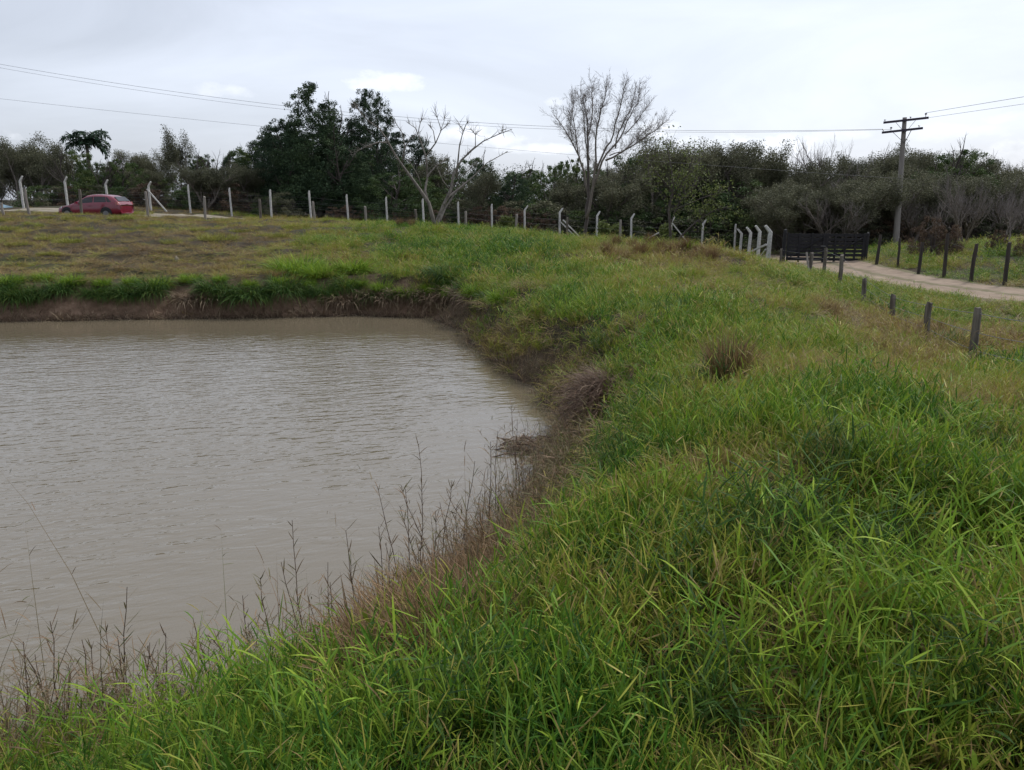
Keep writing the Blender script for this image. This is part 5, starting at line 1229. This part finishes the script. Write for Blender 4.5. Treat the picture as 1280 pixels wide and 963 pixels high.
def driftwood():
    c = on(668, 556, .05); g = np.random.default_rng(9); root = empty("driftwood_heap", (c[0], c[1], 0), "tangled brown sticks and rotting stalks floating against the right bank", "driftwood")
    for k in range(46):
        a = g.normal(0, .35) + (0 if k % 3 else 1.2); L_ = g.uniform(.25, .8); q = np.array([g.uniform(-.42, .5), g.normal(0, .15), .0]); q[2] = .01 + .16 * max(0, 1 - (q[1] / .3) ** 2) * g.random() * (1 + q[0])
        d = np.array([math.cos(a), math.sin(a), g.normal(0, .12)]) * L_ / 2; m_ = g.normal(0, .03, 3)
        MB().tube([q - d, q - d * .3 + m_, q + d * .4 - m_, q + d], np.array([.010, .013, .011, .005]) * g.uniform(.5, 1.3), 5).build("stick", M['stick'], root)
    B = BL(); n = 900; P = np.stack([g.uniform(-.45, .55, n), g.normal(0, .14, n), np.abs(g.normal(.04, .05, n))], 1)
    B.add(blades(P, g.uniform(0, 6.28, n), g.uniform(-.1, .6, n), g.uniform(.08, .3, n), g.uniform(.004, .009, n), g.uniform(0, 1.5, n), 3)); tag(link("straw", B.mesh("straw", M['straw']), root), kind='stuff')
driftwood()

def reed(px, py, bx_, by_, label, group, ns=3, seed=0):
    g = np.random.default_rng(seed); b = on(bx_, by_, .08); t = at(px, py, b[1]); gz = min(h1(b[0], b[1]), .5); H = max(t[2] - gz, .3)
    root = empty("dry_weed", (b[0], b[1], gz), label, "weed", group)
    for s in range(ns):
        h = H * (1 if s == 0 else g.uniform(.45, .9)); off = np.array([0, 0, 0]) if s == 0 else np.array([g.normal(0, .10), g.normal(0, .10), 0]); top = np.array([t[0] - b[0], 0, 0]) if s == 0 else np.array([g.normal(0, .15), g.normal(0, .12), 0])
        n = 8; f = np.linspace(0, 1, n); P = off + np.outer(f, np.array([top[0], top[1], h])) ; P[:, 2] -= .12 * (1 - f); P[1:, :2] += np.cumsum(g.normal(0, .012, (n - 1, 2)), 0)
        st = MB(); st.tube(P, np.linspace(.0058, .0022, n), 5, cap=False)
        so = st.build("stem", M['stick'], root)
        B = BL(); m = int(10 + h * 14); ff = np.sort(g.uniform(.25, 1, m)); base_ = np.array([np.interp(ff, f, P[:, c]) for c in range(3)]).T
        az = np.where(np.arange(m) % 2 == 0, 0, np.pi) + g.normal(0, .7, m); B.add(blades(base_, az, g.uniform(.5, 1.2, m), g.uniform(.07, .20, m) * (1.15 - .4 * ff), g.uniform(.004, .009, m), g.uniform(-.2, .5, m), 3))
        tag(link("leaves", B.mesh("leaves", M['weed']), so), kind='stuff')
RW = [(527, 555, 522, 740), (505, 612, 513, 742), (590, 575, 566, 716), (640, 505, 648, 606), (626, 540, 616, 676), (545, 640, 540, 742), (472, 662, 480, 786), (434, 662, 452, 786), (372, 652, 398, 806), (330, 726, 348, 826), (246, 772, 268, 846), (150, 732, 148, 888), (62, 778, 60, 900), (18, 800, 26, 905),
      (560, 600, 552, 726), (415, 730, 425, 812), (300, 745, 310, 840), (655, 545, 656, 640), (608, 620, 604, 700), (205, 790, 200, 868), (105, 800, 108, 893), (488, 680, 494, 768)]
for i, (a, b, c, d) in enumerate(RW):
    lab, grp = ("dry weed on the near shore, " + ("in the lower left corner" if a < 220 else "left of the brown matted tussock" if a < 480 else "beside the tallest stalk" if a < 580 else "close to the driftwood heap"), "weed stalks along the near shore")
    if i == 0: lab, grp = "tallest dry weed stalk on the near shore, its tip highest over the water", None
    if i == 8: lab, grp = "lone bent weed stalk leaning left over the water in the lower left", None
    if i == 11: lab, grp = "tall weed with long narrow leaves near the lower left corner", None
    reed(a, b, c, d, lab, grp, 4 if i % 3 else 3, i)

# loose stalks too many to count along the near shore
def shore_stalks():
    B = BL(); A = POLY; i0 = [k for k, q in enumerate(A)][5:24]; S, Lb = [], []
    for k in i0:
        a, b = A[k], A[(k + 1) % len(A)]; n = int(np.linalg.norm(b - a) * (190 if a[1] < 11 else 55)); t = rng.random(n)[:, None]; q = a + (b - a) * t; T = (b - a) / np.linalg.norm(b - a); nn = np.array([-T[1], T[0]])
        q = q + nn * np.where(a[1] > 11, rng.normal(.35, .35, n), rng.normal(.22, .26, n))[:, None]; S.append(q)
    q = np.concatenate(S); n = len(q); z = hz(q[:, 0], q[:, 1]); z = np.maximum(z, -.1); h = rng.gamma(3, .125, n) + .1; h = np.where(q[:, 1] > 11, h * .8, h); az = rng.uniform(0, 6.28, n); el = np.pi / 2 - np.abs(rng.normal(0, .38, n)); cv = rng.uniform(0, .9, n)
    base = np.stack([q[:, 0], q[:, 1], z], 1); B.add(blades(base, az, el, h, np.full(n, .0050), cv, 4))
    m = 7; f = rng.uniform(.25, 1, (n, m)); e = el[:, None] - cv[:, None] * (f * .5) ** 1.3
    P = base[:, None] + np.stack([np.cos(e) * np.cos(az)[:, None], np.cos(e) * np.sin(az)[:, None], np.sin(e)], -1) * (h[:, None] * f)[..., None]; P = P.reshape(-1, 3); k = len(P)
    B.add(blades(P, rng.uniform(0, 6.28, k), rng.uniform(.1, 1.1, k), rng.uniform(.05, .17, k), rng.uniform(.0035, .008, k), rng.uniform(-.1, .9, k), 3))
    tag(link("shore_weeds", B.mesh("shore_weeds", M['weed'])), kind='stuff')
shore_stalks()

# ------------------------------------------------------------------ labels that single out look-alikes
ORD = "first second third fourth fifth sixth seventh eighth ninth tenth eleventh twelfth thirteenth fourteenth fifteenth sixteenth seventeenth eighteenth nineteenth twentieth".split()
def single_out():
    same = {}
    for o in COL.objects:
        if o.parent is None and 'label' in o.keys(): same.setdefault(o['label'], []).append(o)
    for lab, os_ in same.items():
        if len(os_) < 2: continue
        os_.sort(key=lambda o: o.location.x / max(o.location.y, .5))
        for i, o in enumerate(os_):
            add = (["left one", "right one"][i] if len(os_) == 2 else (ORD[i] if i < len(ORD) else "%dth" % (i + 1)) + " from the left")
            if len((lab + " " + add).replace('-', ' ').split()) > 16: add = add.replace(" from the left", " from left")
            new = lab + ", " + add
            if len(new.split()) <= 16: o['label'] = new
single_out()
